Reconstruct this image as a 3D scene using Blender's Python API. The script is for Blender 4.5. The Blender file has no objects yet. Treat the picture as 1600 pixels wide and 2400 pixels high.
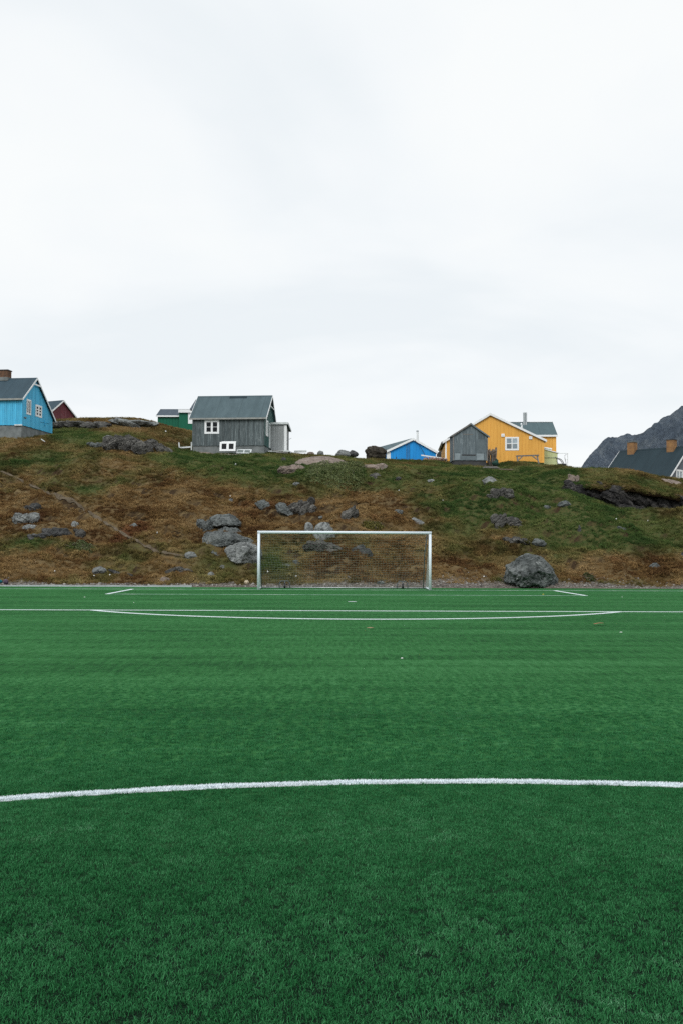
import bpy, bmesh, math, random
import numpy as np
from mathutils import Vector, Matrix, Euler
random.seed(7)
rng = np.random.default_rng(11)
S = bpy.context.scene
COL = S.collection

# ------------------------------------------------------------------ camera, world, sun, exposure
F, CAMH = 2430.1, 1.59
YAW, PITCH, ROLL = 0.018759, 0.0398847, 0.0042547
cam_d = bpy.data.cameras.new('camera'); cam = bpy.data.objects.new('camera', cam_d); COL.objects.link(cam)
RC = Matrix.Rotation(-YAW, 3, 'Z') @ Matrix.Rotation(math.pi/2 + PITCH, 3, 'X') @ Matrix.Rotation(ROLL, 3, 'Z')
cam.matrix_world = Matrix.Translation((0, 0, CAMH)) @ RC.to_4x4()
cam_d.sensor_fit = 'VERTICAL'; cam_d.sensor_height = 36; cam_d.lens = 36*F/2400
cam_d.clip_start = 0.05; cam_d.clip_end = 20000
S.camera = cam
S.view_settings.view_transform = 'Standard'; S.view_settings.look = 'None'
S.view_settings.exposure = 0.0; S.view_settings.gamma = 1.0; S.view_settings.use_curve_mapping = False
SUN_EL, SUN_AZ = math.radians(42), math.radians(-162)     # azimuth from +Y, clockwise: behind the camera, to the left

W = bpy.data.worlds.new('World'); S.world = W; W.use_nodes = True
wn, wl = W.node_tree.nodes, W.node_tree.links
wn.clear()
wo = wn.new('ShaderNodeOutputWorld')
sky = wn.new('ShaderNodeTexSky'); sky.sky_type = 'NISHITA'; sky.sun_disc = False
sky.sun_elevation = SUN_EL; sky.sun_rotation = SUN_AZ
b1 = wn.new('ShaderNodeBackground'); b1.inputs[1].default_value = 0.10
wl.new(sky.outputs[0], b1.inputs[0])
tc = wn.new('ShaderNodeTexCoord')
sx = wn.new('ShaderNodeSeparateXYZ'); wl.new(tc.outputs['Generated'], sx.inputs[0])
def wmath(op, a, b=None, clamp=False):
    n = wn.new('ShaderNodeMath'); n.operation = op; n.use_clamp = clamp
    for i, v in enumerate((a, b)):
        if v is None: continue
        if isinstance(v, (int, float)): n.inputs[i].default_value = v
        else: wl.new(v, n.inputs[i])
    return n.outputs[0]
zz = wmath('ADD', wmath('MAXIMUM', sx.outputs[2], 0.0), 0.16)     # the cloud sheet, seen in perspective
px = wmath('DIVIDE', sx.outputs[0], zz); py = wmath('DIVIDE', sx.outputs[1], zz)
cb = wn.new('ShaderNodeCombineXYZ'); wl.new(px, cb.inputs[0]); wl.new(py, cb.inputs[1])
def wnoise(scale, detail, off, dist=0.0):
    m = wn.new('ShaderNodeMapping'); m.inputs['Location'].default_value = off
    wl.new(cb.outputs[0], m.inputs[0])
    n = wn.new('ShaderNodeTexNoise'); n.inputs['Scale'].default_value = scale
    n.inputs['Detail'].default_value = detail; n.inputs['Roughness'].default_value = 0.5
    n.inputs['Distortion'].default_value = dist
    wl.new(m.outputs[0], n.inputs[0]); return n.outputs[0]
n1 = wnoise(0.8, 4, (3.1, 1.7, 0), 0.7); n2 = wnoise(2.6, 5, (8.2, 4.4, 1), 0.3)
den = wmath('ADD', wmath('MULTIPLY', n1, 0.75), wmath('MULTIPLY', n2, 0.25))
cr = wn.new('ShaderNodeValToRGB'); wl.new(den, cr.inputs[0])
e = cr.color_ramp.elements
e[0].position = 0.36; e[0].color = (0.858, 0.908, 0.940, 1)
e[1].position = 0.60; e[1].color = (0.975, 0.998, 1.0, 1)
m_ = e.new(0.48); m_.color = (0.930, 0.965, 0.985, 1)
b2 = wn.new('ShaderNodeBackground'); b2.inputs[1].default_value = 1.0
wl.new(cr.outputs[0], b2.inputs[0])
mx = wn.new('ShaderNodeMixShader'); mx.inputs[0].default_value = 0.97     # almost closed cloud cover
wl.new(b1.outputs[0], mx.inputs[1]); wl.new(b2.outputs[0], mx.inputs[2]); wl.new(mx.outputs[0], wo.inputs[0])

sd = bpy.data.lights.new('sun', 'SUN'); sd.energy = 1.5; sd.angle = math.radians(28); sd.color = (1.0, 0.985, 0.965)
sun = bpy.data.objects.new('sun', sd); COL.objects.link(sun)
sv = Vector((math.sin(SUN_AZ)*math.cos(SUN_EL), math.cos(SUN_AZ)*math.cos(SUN_EL), math.sin(SUN_EL)))
sun.rotation_euler = sv.to_track_quat('Z', 'Y').to_euler()
S.render.engine = 'CYCLES'
S.cycles.max_bounces = 5; S.cycles.diffuse_bounces = 3; S.cycles.glossy_bounces = 2
S.cycles.transparent_max_bounces = 6
S.cycles.use_denoising = False

# ------------------------------------------------------------------ small helpers
RCn = np.array(RC)
def ray(px, py):
    d = RCn @ np.array([(px-800)/F, (1200-py)/F, -1.0]); return d
def at(px, py, Y):
    d = ray(px, py); t = Y/d[1]; return np.array([0, 0, CAMH]) + d*t
def to_px(P):
    l = (np.atleast_2d(P) - np.array([0, 0, CAMH])) @ RCn
    return 800 + F*l[:, 0]/-l[:, 2], 1200 - F*l[:, 1]/-l[:, 2]

def put(name, me, mat=None, parent=None, loc=None):
    o = bpy.data.objects.new(name, me); COL.objects.link(o)
    if mat is not None and not me.materials: me.materials.append(mat)
    if parent is not None: o.parent = parent
    if loc is not None: o.location = loc
    return o
def tag(o, label=None, cat=None, group=None, kind=None):
    if label: o['label'] = label
    if cat: o['category'] = cat
    if group: o['group'] = group
    if kind: o['kind'] = kind
    return o
def empty(name, label, cat, loc, rz=0, group=None):
    o = bpy.data.objects.new(name, None); COL.objects.link(o)
    o.location = loc; o.rotation_euler = (0, 0, rz); o.empty_display_size = 0.3
    return tag(o, label, cat, group)
def from_bm(name, bm, smooth=False):
    bmesh.ops.recalc_face_normals(bm, faces=bm.faces)
    me = bpy.data.meshes.new(name); bm.to_mesh(me); bm.free()
    if smooth:
        for p in me.polygons: p.use_smooth = True
        if name in ROCKY: me.set_sharp_from_angle(angle=math.radians(24))
    return me
ROCKY = ('boulder', 'rock', 'rock_slab', 'rock_ledge', 'rock_outcrop', 'rock_cliff')
def bx(bm, a, b):
    """axis-aligned box between corners a and b"""
    (x0, y0, z0), (x1, y1, z1) = a, b
    v = [bm.verts.new(p) for p in ((x0,y0,z0),(x1,y0,z0),(x1,y1,z0),(x0,y1,z0),(x0,y0,z1),(x1,y0,z1),(x1,y1,z1),(x0,y1,z1))]
    for f in ((0,3,2,1),(4,5,6,7),(0,1,5,4),(1,2,6,5),(2,3,7,6),(3,0,4,7)): bm.faces.new([v[i] for i in f])
def bar(bm, p, q, w, h=None, up=(0,0,1)):
    """rectangular bar from p to q, w wide, h high"""
    h = h or w; p, q = Vector(p), Vector(q); d = (q-p).normalized(); u = Vector(up)
    s = d.cross(u)
    if s.length < 1e-4: s = d.cross(Vector((0,1,0)))
    s.normalize(); t = s.cross(d)
    v = []
    for c in (p, q):
        for i, j in ((-1,-1),(1,-1),(1,1),(-1,1)): v.append(bm.verts.new(c + s*i*w/2 + t*j*h/2))
    for f in ((3,2,1,0),(4,5,6,7),(0,1,5,4),(1,2,6,5),(2,3,7,6),(3,0,4,7)): bm.faces.new([v[i] for i in f])
def tube(bm, pts, r, n=8, r2=None):
    pts = [Vector(p) for p in pts]; rings = []
    for i, p in enumerate(pts):
        d = (pts[min(i+1, len(pts)-1)] - pts[max(i-1, 0)]).normalized()
        s = d.cross(Vector((0,0,1)))
        if s.length < 1e-3: s = d.cross(Vector((0,1,0)))
        s.normalize(); t = s.cross(d)
        rr = r if r2 is None else r + (r2-r)*i/(len(pts)-1)
        rings.append([bm.verts.new(p + (s*math.cos(k*2*math.pi/n) + t*math.sin(k*2*math.pi/n))*rr) for k in range(n)])
    for a, b in zip(rings, rings[1:]):
        for k in range(n): bm.faces.new((a[k], a[(k+1)%n], b[(k+1)%n], b[k]))
    bm.faces.new(rings[0]); bm.faces.new(rings[-1])
def poly_prism(bm, poly, O, d, n, t0, t1):
    """2-D polygon (s, z) standing on origin O along d, extruded along n from t0 to t1"""
    O, d, n = Vector(O), Vector(d), Vector(n)
    A = [bm.verts.new(O + d*s + Vector((0,0,z)) + n*t0) for s, z in poly]
    B = [bm.verts.new(O + d*s + Vector((0,0,z)) + n*t1) for s, z in poly]
    bm.faces.new(A); bm.faces.new(B)
    k = len(poly)
    for i in range(k): bm.faces.new((A[i], A[(i+1)%k], B[(i+1)%k], B[i]))

# vectorised value-gradient noise
_pt = rng.permutation(256); _perm = np.concatenate([_pt, _pt, _pt])
_gr = np.array([(math.cos(a), math.sin(a)) for a in np.linspace(0, 2*math.pi, 16, endpoint=False)])
def pn(x, y):
    x = np.asarray(x, float); y = np.asarray(y, float)
    xi = np.floor(x).astype(int); yi = np.floor(y).astype(int); xf = x-xi; yf = y-yi
    u = xf*xf*xf*(xf*(xf*6-15)+10); v = yf*yf*yf*(yf*(yf*6-15)+10)
    def g(ix, iy, fx, fy):
        h = _perm[(_perm[ix & 255] + iy) & 255] & 15; return _gr[h,0]*fx + _gr[h,1]*fy
    a = g(xi, yi, xf, yf); b = g(xi+1, yi, xf-1, yf); c = g(xi, yi+1, xf, yf-1); d = g(xi+1, yi+1, xf-1, yf-1)
    return (a + u*(b-a)) + v*((c + u*(d-c)) - (a + u*(b-a)))
def fbm(x, y, o=4, lac=2.03, gain=0.5):
    s = 0; a = 1
    for i in range(o):
        s = s + a*pn(x*lac**i + 17.3*i, y*lac**i - 9.1*i); a *= gain
    return s

# ------------------------------------------------------------------ materials
class NT:
    def __init__(self, name):
        self.m = bpy.data.materials.new(name); self.m.use_nodes = True
        self.n, self.l = self.m.node_tree.nodes, self.m.node_tree.links
        self.p = self.n['Principled BSDF']; self.out = self.n['Material Output']
    def new(self, t, **kw):
        x = self.n.new(t)
        for k, v in kw.items(): setattr(x, k, v)
        return x
    def link(self, a, b): self.l.new(a, b)
    def coord(self, kind='Object', scale=(1,1,1), loc=(0,0,0)):
        t = self.new('ShaderNodeTexCoord') if kind != 'World' else self.new('ShaderNodeNewGeometry')
        m = self.new('ShaderNodeMapping'); m.inputs['Scale'].default_value = scale; m.inputs['Location'].default_value = loc
        self.link(t.outputs['Position' if kind == 'World' else kind], m.inputs[0]); return m.outputs[0]
    def noise(self, co, scale, detail=3, rough=0.55, dist=0.0):
        x = self.new('ShaderNodeTexNoise'); x.inputs['Scale'].default_value = scale; x.inputs['Detail'].default_value = detail
        x.inputs['Roughness'].default_value = rough; x.inputs['Distortion'].default_value = dist
        self.link(co, x.inputs[0]); return x.outputs[0]
    def ramp(self, fac, stops):
        x = self.new('ShaderNodeValToRGB'); self.link(fac, x.inputs[0]); el = x.color_ramp.elements
        while len(el) < len(stops): el.new(0.5)
        for e_, (p, c) in zip(el, stops):
            e_.position = p; e_.color = (*c, 1) if not isinstance(c, (int, float)) else (c, c, c, 1)
        return x.outputs[0]
    def mix(self, fac, a, b, mode='MIX'):
        x = self.new('ShaderNodeMix'); x.data_type = 'RGBA'; x.blend_type = mode
        for s, v in ((0, fac), (6, a), (7, b)):
            if isinstance(v, (int, float)): x.inputs[s].default_value = v
            elif isinstance(v, tuple): x.inputs[s].default_value = (*v, 1)
            else: self.link(v, x.inputs[s])
        return x.outputs[2]
    def math(self, op, a, b=None, clamp=False):
        x = self.new('ShaderNodeMath', operation=op, use_clamp=clamp)
        for i, v in enumerate((a, b)):
            if v is None: continue
            if isinstance(v, (int, float)): x.inputs[i].default_value = v
            else: self.link(v, x.inputs[i])
        return x.outputs[0]
    def attr(self, name, kind='GEOMETRY'):
        x = self.new('ShaderNodeAttribute'); x.attribute_name = name; x.attribute_type = kind; return x.outputs['Fac']
    def rnd(self, col, amt):
        """per-object brightness variation"""
        o = self.new('ShaderNodeObjectInfo'); f = self.math('ADD', self.math('MULTIPLY', o.outputs['Random'], 2*amt), 1-amt)
        h = self.new('ShaderNodeHueSaturation'); self.link(f, h.inputs['Value']); self.link(col, h.inputs['Color']); return h.outputs[0]
    def bump(self, h, strength, dist):
        b = self.new('ShaderNodeBump'); b.inputs['Strength'].default_value = strength; b.inputs['Distance'].default_value = dist
        self.link(h, b.inputs['Height']); self.link(b.outputs[0], self.p.inputs['Normal'])
    def fin(self, col, rough=0.8, spec=0.3):
        if isinstance(col, tuple): self.p.inputs['Base Color'].default_value = (*col, 1)
        else: self.link(col, self.p.inputs['Base Color'])
        self.p.inputs['Roughness'].default_value = rough; self.p.inputs['Specular IOR Level'].default_value = spec
        return self.m

def paint(name, c, c2=None, rnd=0.10, wear=None, rough=0.62, str_=0.5):
    """painted boards: streaks along the grain, per-board variation, optional worn wood showing through"""
    t = NT(name); c2 = c2 or tuple(x*0.78 for x in c)
    co = t.coord('Object', (9, 9, 0.9)); n = t.noise(co, 1.6, 4)
    col = t.mix(t.ramp(n, [(0.3, 0.0), (0.72, 1.0)]), c, c2)
    if wear:
        n3 = t.noise(t.coord('Object', (14, 14, 1.4)), 1.3, 5, 0.65)
        col = t.mix(t.ramp(n3, [(wear[1], 0.0), (wear[1]+0.13, 1.0)]), col, wear[0])
    col = t.rnd(col, rnd)
    t.bump(t.noise(t.coord('Object', (30, 30, 2)), 2.0, 3), str_*0.4, 0.01)
    return t.fin(col, rough, 0.25)
def plain(name, c, c2=None, scale=3.0, rough=0.7, spec=0.3, bump=0.0, bscale=20, bdist=0.01, rnd=0.0, stretch=(1,1,1)):
    t = NT(name); c2 = c2 or tuple(x*0.8 for x in c)
    n = t.noise(t.coord('Object', stretch), scale, 4)
    col = t.mix(t.ramp(n, [(0.32, 0.0), (0.68, 1.0)]), c, c2)
    if rnd: col = t.rnd(col, rnd)
    if bump: t.bump(t.noise(t.coord('Object', stretch), bscale, 4), bump, bdist)
    return t.fin(col, rough, spec)
def rock_mat(name, dark, mid, light, lichen=None, bump=0.9, strata=0.0, lamt=0.60, scale=1.0):
    t = NT(name)
    oi = t.new('ShaderNodeObjectInfo'); tc_ = t.new('ShaderNodeTexCoord')
    ad = t.new('ShaderNodeVectorMath', operation='ADD'); t.link(tc_.outputs['Object'], ad.inputs[0])
    sc_ = t.new('ShaderNodeVectorMath', operation='SCALE'); sc_.inputs[0].default_value = (37, 91, 53); t.link(oi.outputs['Random'], sc_.inputs['Scale'])
    t.link(sc_.outputs[0], ad.inputs[1]); co = ad.outputs[0]
    a = t.noise(co, 1.3*scale, 6, 0.62, 0.4); b = t.noise(co, 7*scale, 6, 0.7)
    f = t.math('ADD', t.math('MULTIPLY', a, 0.62), t.math('MULTIPLY', b, 0.38))
    col = t.ramp(f, [(0.34, dark), (0.50, mid), (0.64, light)])
    if lichen:
        l = t.noise(co, 3.6*scale, 5, 0.7); col = t.mix(t.ramp(l, [(lamt, 0.0), (lamt+0.05, 0.75)]), col, lichen)
    vo = t.new('ShaderNodeTexVoronoi', feature='DISTANCE_TO_EDGE'); vo.inputs['Scale'].default_value = 1.1*scale
    wob = t.new('ShaderNodeVectorMath', operation='ADD'); t.link(co, wob.inputs[0])
    nz = t.new('ShaderNodeTexNoise'); nz.inputs['Scale'].default_value = 2.0*scale; t.link(co, nz.inputs[0]); t.link(nz.outputs['Color'], wob.inputs[1])
    t.link(wob.outputs[0], vo.inputs['Vector'])
    crk = t.ramp(vo.outputs['Distance'], [(0.0, 0.0), (0.035, 1.0)])
    col = t.mix(t.ramp(vo.outputs['Distance'], [(0.0, 0.7), (0.022, 0.0)]), col, dark)
    h = t.math('ADD', t.math('MULTIPLY', b, 0.6), t.math('ADD', t.math('MULTIPLY', t.noise(co, 22*scale, 4, 0.7), 0.25), t.math('MULTIPLY', crk, 0.35)))
    if strata:                           # tilted, uneven layering
        rot = t.new('ShaderNodeVectorRotate', rotation_type='EULER_XYZ'); rot.inputs['Rotation'].default_value = (0.25, 0.55, 0.2); t.link(co, rot.inputs['Vector'])
        st = t.new('ShaderNodeVectorMath', operation='MULTIPLY'); st.inputs[1].default_value = (0.9, 0.9, 7.5); t.link(rot.outputs[0], st.inputs[0])
        w = t.noise(st.outputs[0], 1.1*scale, 4, 0.6, 0.8); h = t.math('ADD', h, t.math('MULTIPLY', w, 1.5*strata))
        col = t.mix(t.ramp(w, [(0.34, 0.8*strata), (0.5, 0.0)]), col, dark); col = t.mix(t.ramp(w, [(0.56, 0.0), (0.66, 0.7)]), col, light)
    t.bump(h, bump, 0.16/scale)
    return t.fin(col, 0.88, 0.2)

WHITE = plain('white_paint', (0.88, 0.90, 0.90), (0.82, 0.84, 0.85), 2.0, 0.5, 0.4, rnd=0.04)
WHITE_WORN = plain('worn_white_paint', (0.74, 0.77, 0.77), (0.52, 0.56, 0.56), 5.0, 0.6, 0.3)
EAVE = plain('greyed_eave_board', (0.36, 0.37, 0.345), (0.26, 0.27, 0.26), 3.0, 0.8, 0.2)
GOALWHITE = plain('white_powder_coat', (0.78, 0.85, 0.92), (0.72, 0.79, 0.86), 1.5, 0.35, 0.4)
GLASS = plain('dark_glass', (0.006, 0.008, 0.010), (0.012, 0.014, 0.016), 1, 0.15, 0.18)
GLASS_CURTAIN = plain('curtained_glass', (0.30, 0.36, 0.39), (0.20, 0.25, 0.28), 2.5, 0.12, 0.5)
CONCRETE = plain('concrete', (0.23, 0.25, 0.25), (0.13, 0.145, 0.145), 1.6, 0.9, 0.2, 0.4, 12)
CONCRETE_DARK = plain('dark_plinth', (0.075, 0.075, 0.075), (0.045, 0.047, 0.05), 2.0, 0.9, 0.2, 0.4, 10)
BRICK_R = plain('chimney_brick', (0.20, 0.105, 0.062), (0.09, 0.06, 0.045), 4.0, 0.9, 0.2, 0.6, 14, 0.02)
BRICK_O = plain('pale_chimney_brick', (0.36, 0.20, 0.085), (0.24, 0.135, 0.075), 3.0, 0.9, 0.2, 0.6, 14, 0.02)
METAL = plain('galvanised_metal', (0.50, 0.53, 0.54), (0.36, 0.39, 0.40), 4.0, 0.4, 0.5); METAL.node_tree.nodes['Principled BSDF'].inputs['Metallic'].default_value = 0.6
BLACK = plain('black_metal', (0.02, 0.02, 0.022), (0.03, 0.03, 0.03), 4.0, 0.5, 0.4)
GREYMETAL = plain('grey_metal', (0.13, 0.16, 0.18), (0.10, 0.12, 0.14), 4.0, 0.5, 0.4)
OLDWOOD = plain('weathered_wood', (0.26, 0.25, 0.235), (0.14, 0.13, 0.125), 2.5, 0.9, 0.2, 0.5, 8, 0.01, 0.12, (6, 6, 1))
DRIFT = plain('driftwood', (0.21, 0.165, 0.13), (0.10, 0.08, 0.065), 3.0, 0.9, 0.2, 0.5, 8, 0.01, 0.25, (5, 5, 1))
CORD = plain('net_cord', (0.38, 0.41, 0.38), (0.30, 0.34, 0.31), 4.0, 0.8, 0.2)
NETGREEN = plain('green_twine', (0.035, 0.085, 0.07), (0.02, 0.05, 0.04), 14.0, 0.9, 0.2, 0.8, 24, 0.03)
LITTER = plain('white_plastic', (0.80, 0.82, 0.80), (0.7, 0.7, 0.68), 4.0, 0.6, 0.3)

def roof_mat(name, a, b):
    t = NT(name)
    n = t.noise(t.coord('Object', (1.2, 0.35, 0.35)), 1.5, 5, 0.6, 0.3); n2 = t.noise(t.coord('Object', (1, 1, 1)), 14, 3)
    f = t.math('ADD', t.math('MULTIPLY', n, 0.8), t.math('MULTIPLY', n2, 0.2))
    col = t.ramp(f, [(0.33, b), (0.66, a)])
    wv = t.new('ShaderNodeTexWave', wave_type='BANDS', bands_direction='X', wave_profile='SAW'); wv.inputs['Scale'].default_value = 0.16; wv.inputs['Distortion'].default_value = 0.25
    t.link(t.coord('Object'), wv.inputs[0]); lap = t.ramp(wv.outputs['Fac'], [(0.0, 0.0), (0.035, 1.0)])             # laps between the felt sheets
    col = t.mix(t.ramp(wv.outputs['Fac'], [(0.0, 0.45), (0.05, 0.0)]), col, tuple(x*0.5 for x in b))
    t.bump(t.math('ADD', t.math('MULTIPLY', t.noise(t.coord('Object'), 30, 3), 0.5), t.math('MULTIPLY', lap, 1.0)), 0.5, 0.012)
    return t.fin(t.rnd(col, 0.05), 0.82, 0.3)
ROOF_GREY = roof_mat('slate_grey_felt', (0.088, 0.130, 0.145), (0.058, 0.090, 0.102))
ROOF_BLUE = roof_mat('dark_blue_felt', (0.042, 0.074, 0.096), (0.032, 0.056, 0.073))
ROOF_DARK = roof_mat('dark_green_felt', (0.018, 0.036, 0.046), (0.012, 0.026, 0.034))
ROOF_GRN = roof_mat('blue_grey_felt', (0.075, 0.098, 0.125), (0.058, 0.078, 0.100))
ROOF_YEL = roof_mat('teal_grey_felt', (0.082, 0.130, 0.142), (0.065, 0.102, 0.115))
ROOF_SHED = roof_mat('pale_worn_felt', (0.34, 0.36, 0.37), (0.16, 0.15, 0.12))
P_BLUE = paint('sky_blue_paint', (0.095, 0.52, 0.80), (0.060, 0.41, 0.68), 0.10, ((0.19, 0.47, 0.62), 0.58))
P_BBLUE = paint('bright_blue_paint', (0.020, 0.33, 0.80), (0.014, 0.26, 0.68), 0.08)
P_RED = paint('faded_red_paint', (0.17, 0.035, 0.045), (0.10, 0.03, 0.04), 0.15, ((0.24, 0.15, 0.15), 0.58))
P_GREEN = paint('deep_green_paint', (0.006, 0.125, 0.070), (0.005, 0.10, 0.055), 0.06)
P_YELLOW = paint('ochre_yellow_paint', (0.84, 0.445, 0.095), (0.74, 0.37, 0.070), 0.06, ((0.80, 0.50, 0.18), 0.62))
P_GREYW = paint('bare_grey_boards', (0.135, 0.165, 0.170), (0.052, 0.070, 0.076), 0.34, ((0.28, 0.32, 0.325), 0.56))
P_GREENW = paint('flaking_dark_green_boards', (0.030, 0.105, 0.095), (0.020, 0.065, 0.060), 0.18, ((0.10, 0.15, 0.145), 0.60))
P_SHED = paint('slate_shed_boards', (0.150, 0.185, 0.200), (0.070, 0.092, 0.105), 0.34, ((0.30, 0.34, 0.35), 0.58))
P_PORCH = paint('grey_porch_boards', (0.38, 0.40, 0.40), (0.27, 0.285, 0.29), 0.14)
P_DARKH = paint('blue_grey_boards', (0.16, 0.18, 0.21), (0.10, 0.115, 0.14), 0.12)
P_LIME = paint('pale_lime_paint', (0.60, 0.66, 0.36), (0.54, 0.60, 0.32), 0.05)
CORE = plain('wall_shadow_gap', (0.03, 0.03, 0.03), (0.02, 0.02, 0.02), 2, 0.9, 0.1)
R_GREY = rock_mat('grey_rock', (0.040, 0.046, 0.046), (0.115, 0.128, 0.126), (0.225, 0.240, 0.235), (0.33, 0.35, 0.34), 1.0, 0.35, 0.60)
R_PALE = rock_mat('pale_grey_rock', (0.075, 0.080, 0.080), (0.20, 0.212, 0.208), (0.33, 0.345, 0.335), (0.44, 0.455, 0.44), 1.0, 0.15, 0.6)
R_PINK = rock_mat('pinkish_granite', (0.115, 0.10, 0.09), (0.24, 0.19, 0.16), (0.33, 0.28, 0.25), (0.17, 0.175, 0.17))
R_DARK = rock_mat('dark_bedrock', (0.022, 0.023, 0.024), (0.065, 0.066, 0.066), (0.14, 0.14, 0.138), (0.20, 0.20, 0.19), 1.0, 0.5, 0.63)
R_RECESS = rock_mat('recess_shaded_rock', (0.007, 0.007, 0.008), (0.030, 0.029, 0.029), (0.115, 0.108, 0.10), (0.20, 0.19, 0.18), 1.0, 0.5, 0.66)  # dark cliff rock, its black tone put in for the shade of the recess
R_MOSS = rock_mat('mossy_dark_rock', (0.020, 0.018, 0.014), (0.050, 0.043, 0.033), (0.095, 0.085, 0.065), None, 1.0)
R_STRATA = rock_mat('layered_rock', (0.035, 0.034, 0.033), (0.11, 0.108, 0.10), (0.235, 0.225, 0.205), (0.27, 0.27, 0.26), 1.0, 0.9, 0.62)

# ------------------------------------------------------------------ terrain: one height function for the hill
def sig(x): return 1/(1+np.exp(-np.clip(x, -40, 40)))
def lip_y(X): return 69.6 - 0.10*(X-16.5) + 0.35*np.sin(X*0.9) + 0.2*np.sin(X*2.3+1)
def lip_d(X): return np.interp(np.asarray(X, float), [15.7, 16.7, 19.8, 22.3, 24.2, 28], [0, 0.6, 1.5, 2.1, 2.5, 2.9])
def step(X, Y): return lip_d(X)*sig((Y - lip_y(X))/0.10)
ctrl = []
for x in (-450, -200, 0, 200, 400, 600, 800, 1000, 1200, 1400, 1600, 1850, 2100):
    for y, Yd in ((1335, 51.3), (1300, 53.8), (1250, 57.5), (1200, 62.0)): ctrl.append(at(x, y, Yd))
    if x < 1340: ctrl.append(at(x, 1150, 67.5))
for x, y, Yd in ((-400,1100,73),(-400,1040,82),(-200,1100,73),(-200,1030,84),(0,1100,73),(0,1062,79),(0,1030,83),(60,1027,84.5),(126,1021,90),(60,1022,92),
    (200,1100,73),(200,1062,79),(190,1022,86),(160,986,97),(240,984,98),(330,984,98),(330,1100,73),(310,1062,80),(330,1028,87),(400,1100,74),(400,1072,80),
    (390,1045,87),(390,1000,98),(430,1008,100),(449,1059,88.6),(540,1060,88.2),(622,1061,87.8),(660,1061,91),(500,1078,82),(600,1100,75),(600,1080,81.5),
    (700,1100,75),(700,1076,82),(700,1064,89),(710,1060,95),(800,1100,75.5),(800,1079,83),(800,1069,90),(900,1105,75),(900,1083,83),(900,1075,91),
    (1000,1110,75),(1000,1092,82),(1000,1083,90),(1000,1081,98),(1060,1094,88),(1150,1110,77),(1150,1099,84),(1150,1092,90),(1150,1090,97),
    (1280,1115,76),(1280,1101,83),(1280,1092,91),(1290,1090.5,98),(1362,1098,80.5),(1362,1093.5,86),(1340,1150,67.5),
    (1450,1122,73),(1450,1103,76.5),(1530,1117,75.5),(1600,1129,75),(1750,1150,74)):
    if Yd > 80 and 690 < x < 1400: y += 6          # room for the grass in front of the houses
    elif 440 < x < 690 and Yd > 80: y += 4
    ctrl.append(at(x, y, Yd))
for x, yu, yl in ((1342,1136,1158),(1400,1137,1172),(1450,1140,1190),(1500,1148,1206),(1550,1156,1222),(1600,1164,1237),(1700,1178,1262),(1800,1190,1280)):
    X_ = (x-754)/F*69.0; ly_ = float(lip_y(X_)); ctrl += [at(x, yu, ly_+1.0), at(x, yl, ly_-0.9), at(x, yl+14, ly_-2.4)]
for X in range(-48, 49, 8): ctrl += [np.array((X, 48.3, 0.0)), np.array((X, 49.6, 0.22))]
for X, Y, z in ((-40,110,15),(-22,110,14),(-10,112,12),(-2,108,9.6),(8,110,9.4),(14,112,9.4),(22,100,8.6),(19,110,8.6),(26,86,6.2),(31,84,5.6),(24,92,6.8),(30,95,5.5),(40,84,4.5),(40,100,4),(27,112,6),
    (-60,60,5),(-60,80,11),(-60,110,15),(60,60,2),(60,80,3),(60,110,3)): ctrl.append(np.array((X, Y, z), float))
ctrl = np.array(ctrl, float)
CX, CZ = ctrl[:, :2], ctrl[:, 2] - step(ctrl[:, 0], ctrl[:, 1])
def _phi(r2): return 0.5*r2*np.log(r2 + 1e-9)
_n = len(CX)
_K = _phi(((CX[:, None]-CX[None])**2).sum(2)) + np.eye(_n)*1.5
_P = np.c_[np.ones(_n), CX]
_w = np.linalg.solve(np.block([[_K, _P], [_P.T, np.zeros((3, 3))]]), np.r_[CZ, 0, 0, 0])
def height(X, Y, detail=True):
    X = np.asarray(X, float); Y = np.asarray(Y, float); sh = X.shape; X = X.ravel(); Y = Y.ravel()
    out = np.empty(len(X))
    for i in range(0, len(X), 20000):
        q = np.c_[X[i:i+20000], Y[i:i+20000]]
        out[i:i+20000] = _phi(((q[:, None]-CX[None])**2).sum(2)) @ _w[:_n] + _w[_n] + q @ _w[_n+1:]
    out += step(X, Y)
    if detail:
        e_ = np.clip((Y-48.4)/3, 0, 1)
        e2 = np.clip((84 - 5*sig((X-12)/1.5) - Y)/12, 0.13, 1)
        e2 = e2*(1 - 0.9*np.exp(-((Y-lip_y(X)+2.0)/5.5)**2)*sig((X-15.5)/1.0))
        out += e_*e2*(0.74*fbm(X/4.6, Y/4.0, 3) + 0.74*(0.25-np.abs(fbm(X/5.5+9, Y/2.6+0.25*X/5.5, 3))) + 0.16*np.abs(fbm(X/1.1+5, Y/1.0, 2))) + e_*0.06*fbm(X/0.45, Y/0.45, 2)
        sc_ = 2.1*fbm(X/6.5+31, Y/4.6+0.15*X, 3); out += e_*e2*0.30*(sig((sc_-np.floor(sc_)-0.5)/0.05) - (sc_-np.floor(sc_)))
    out = np.maximum(out, 0.0 + 0.02*np.clip(Y-48.3, 0, 1))
    far = np.clip((np.maximum(np.abs(X)-60, 0)/60)**2 + (np.maximum(Y-120, 0)/70)**2, 0, 1)
    out = out*(1-far) - 0.5*far
    return out.reshape(sh)
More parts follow.
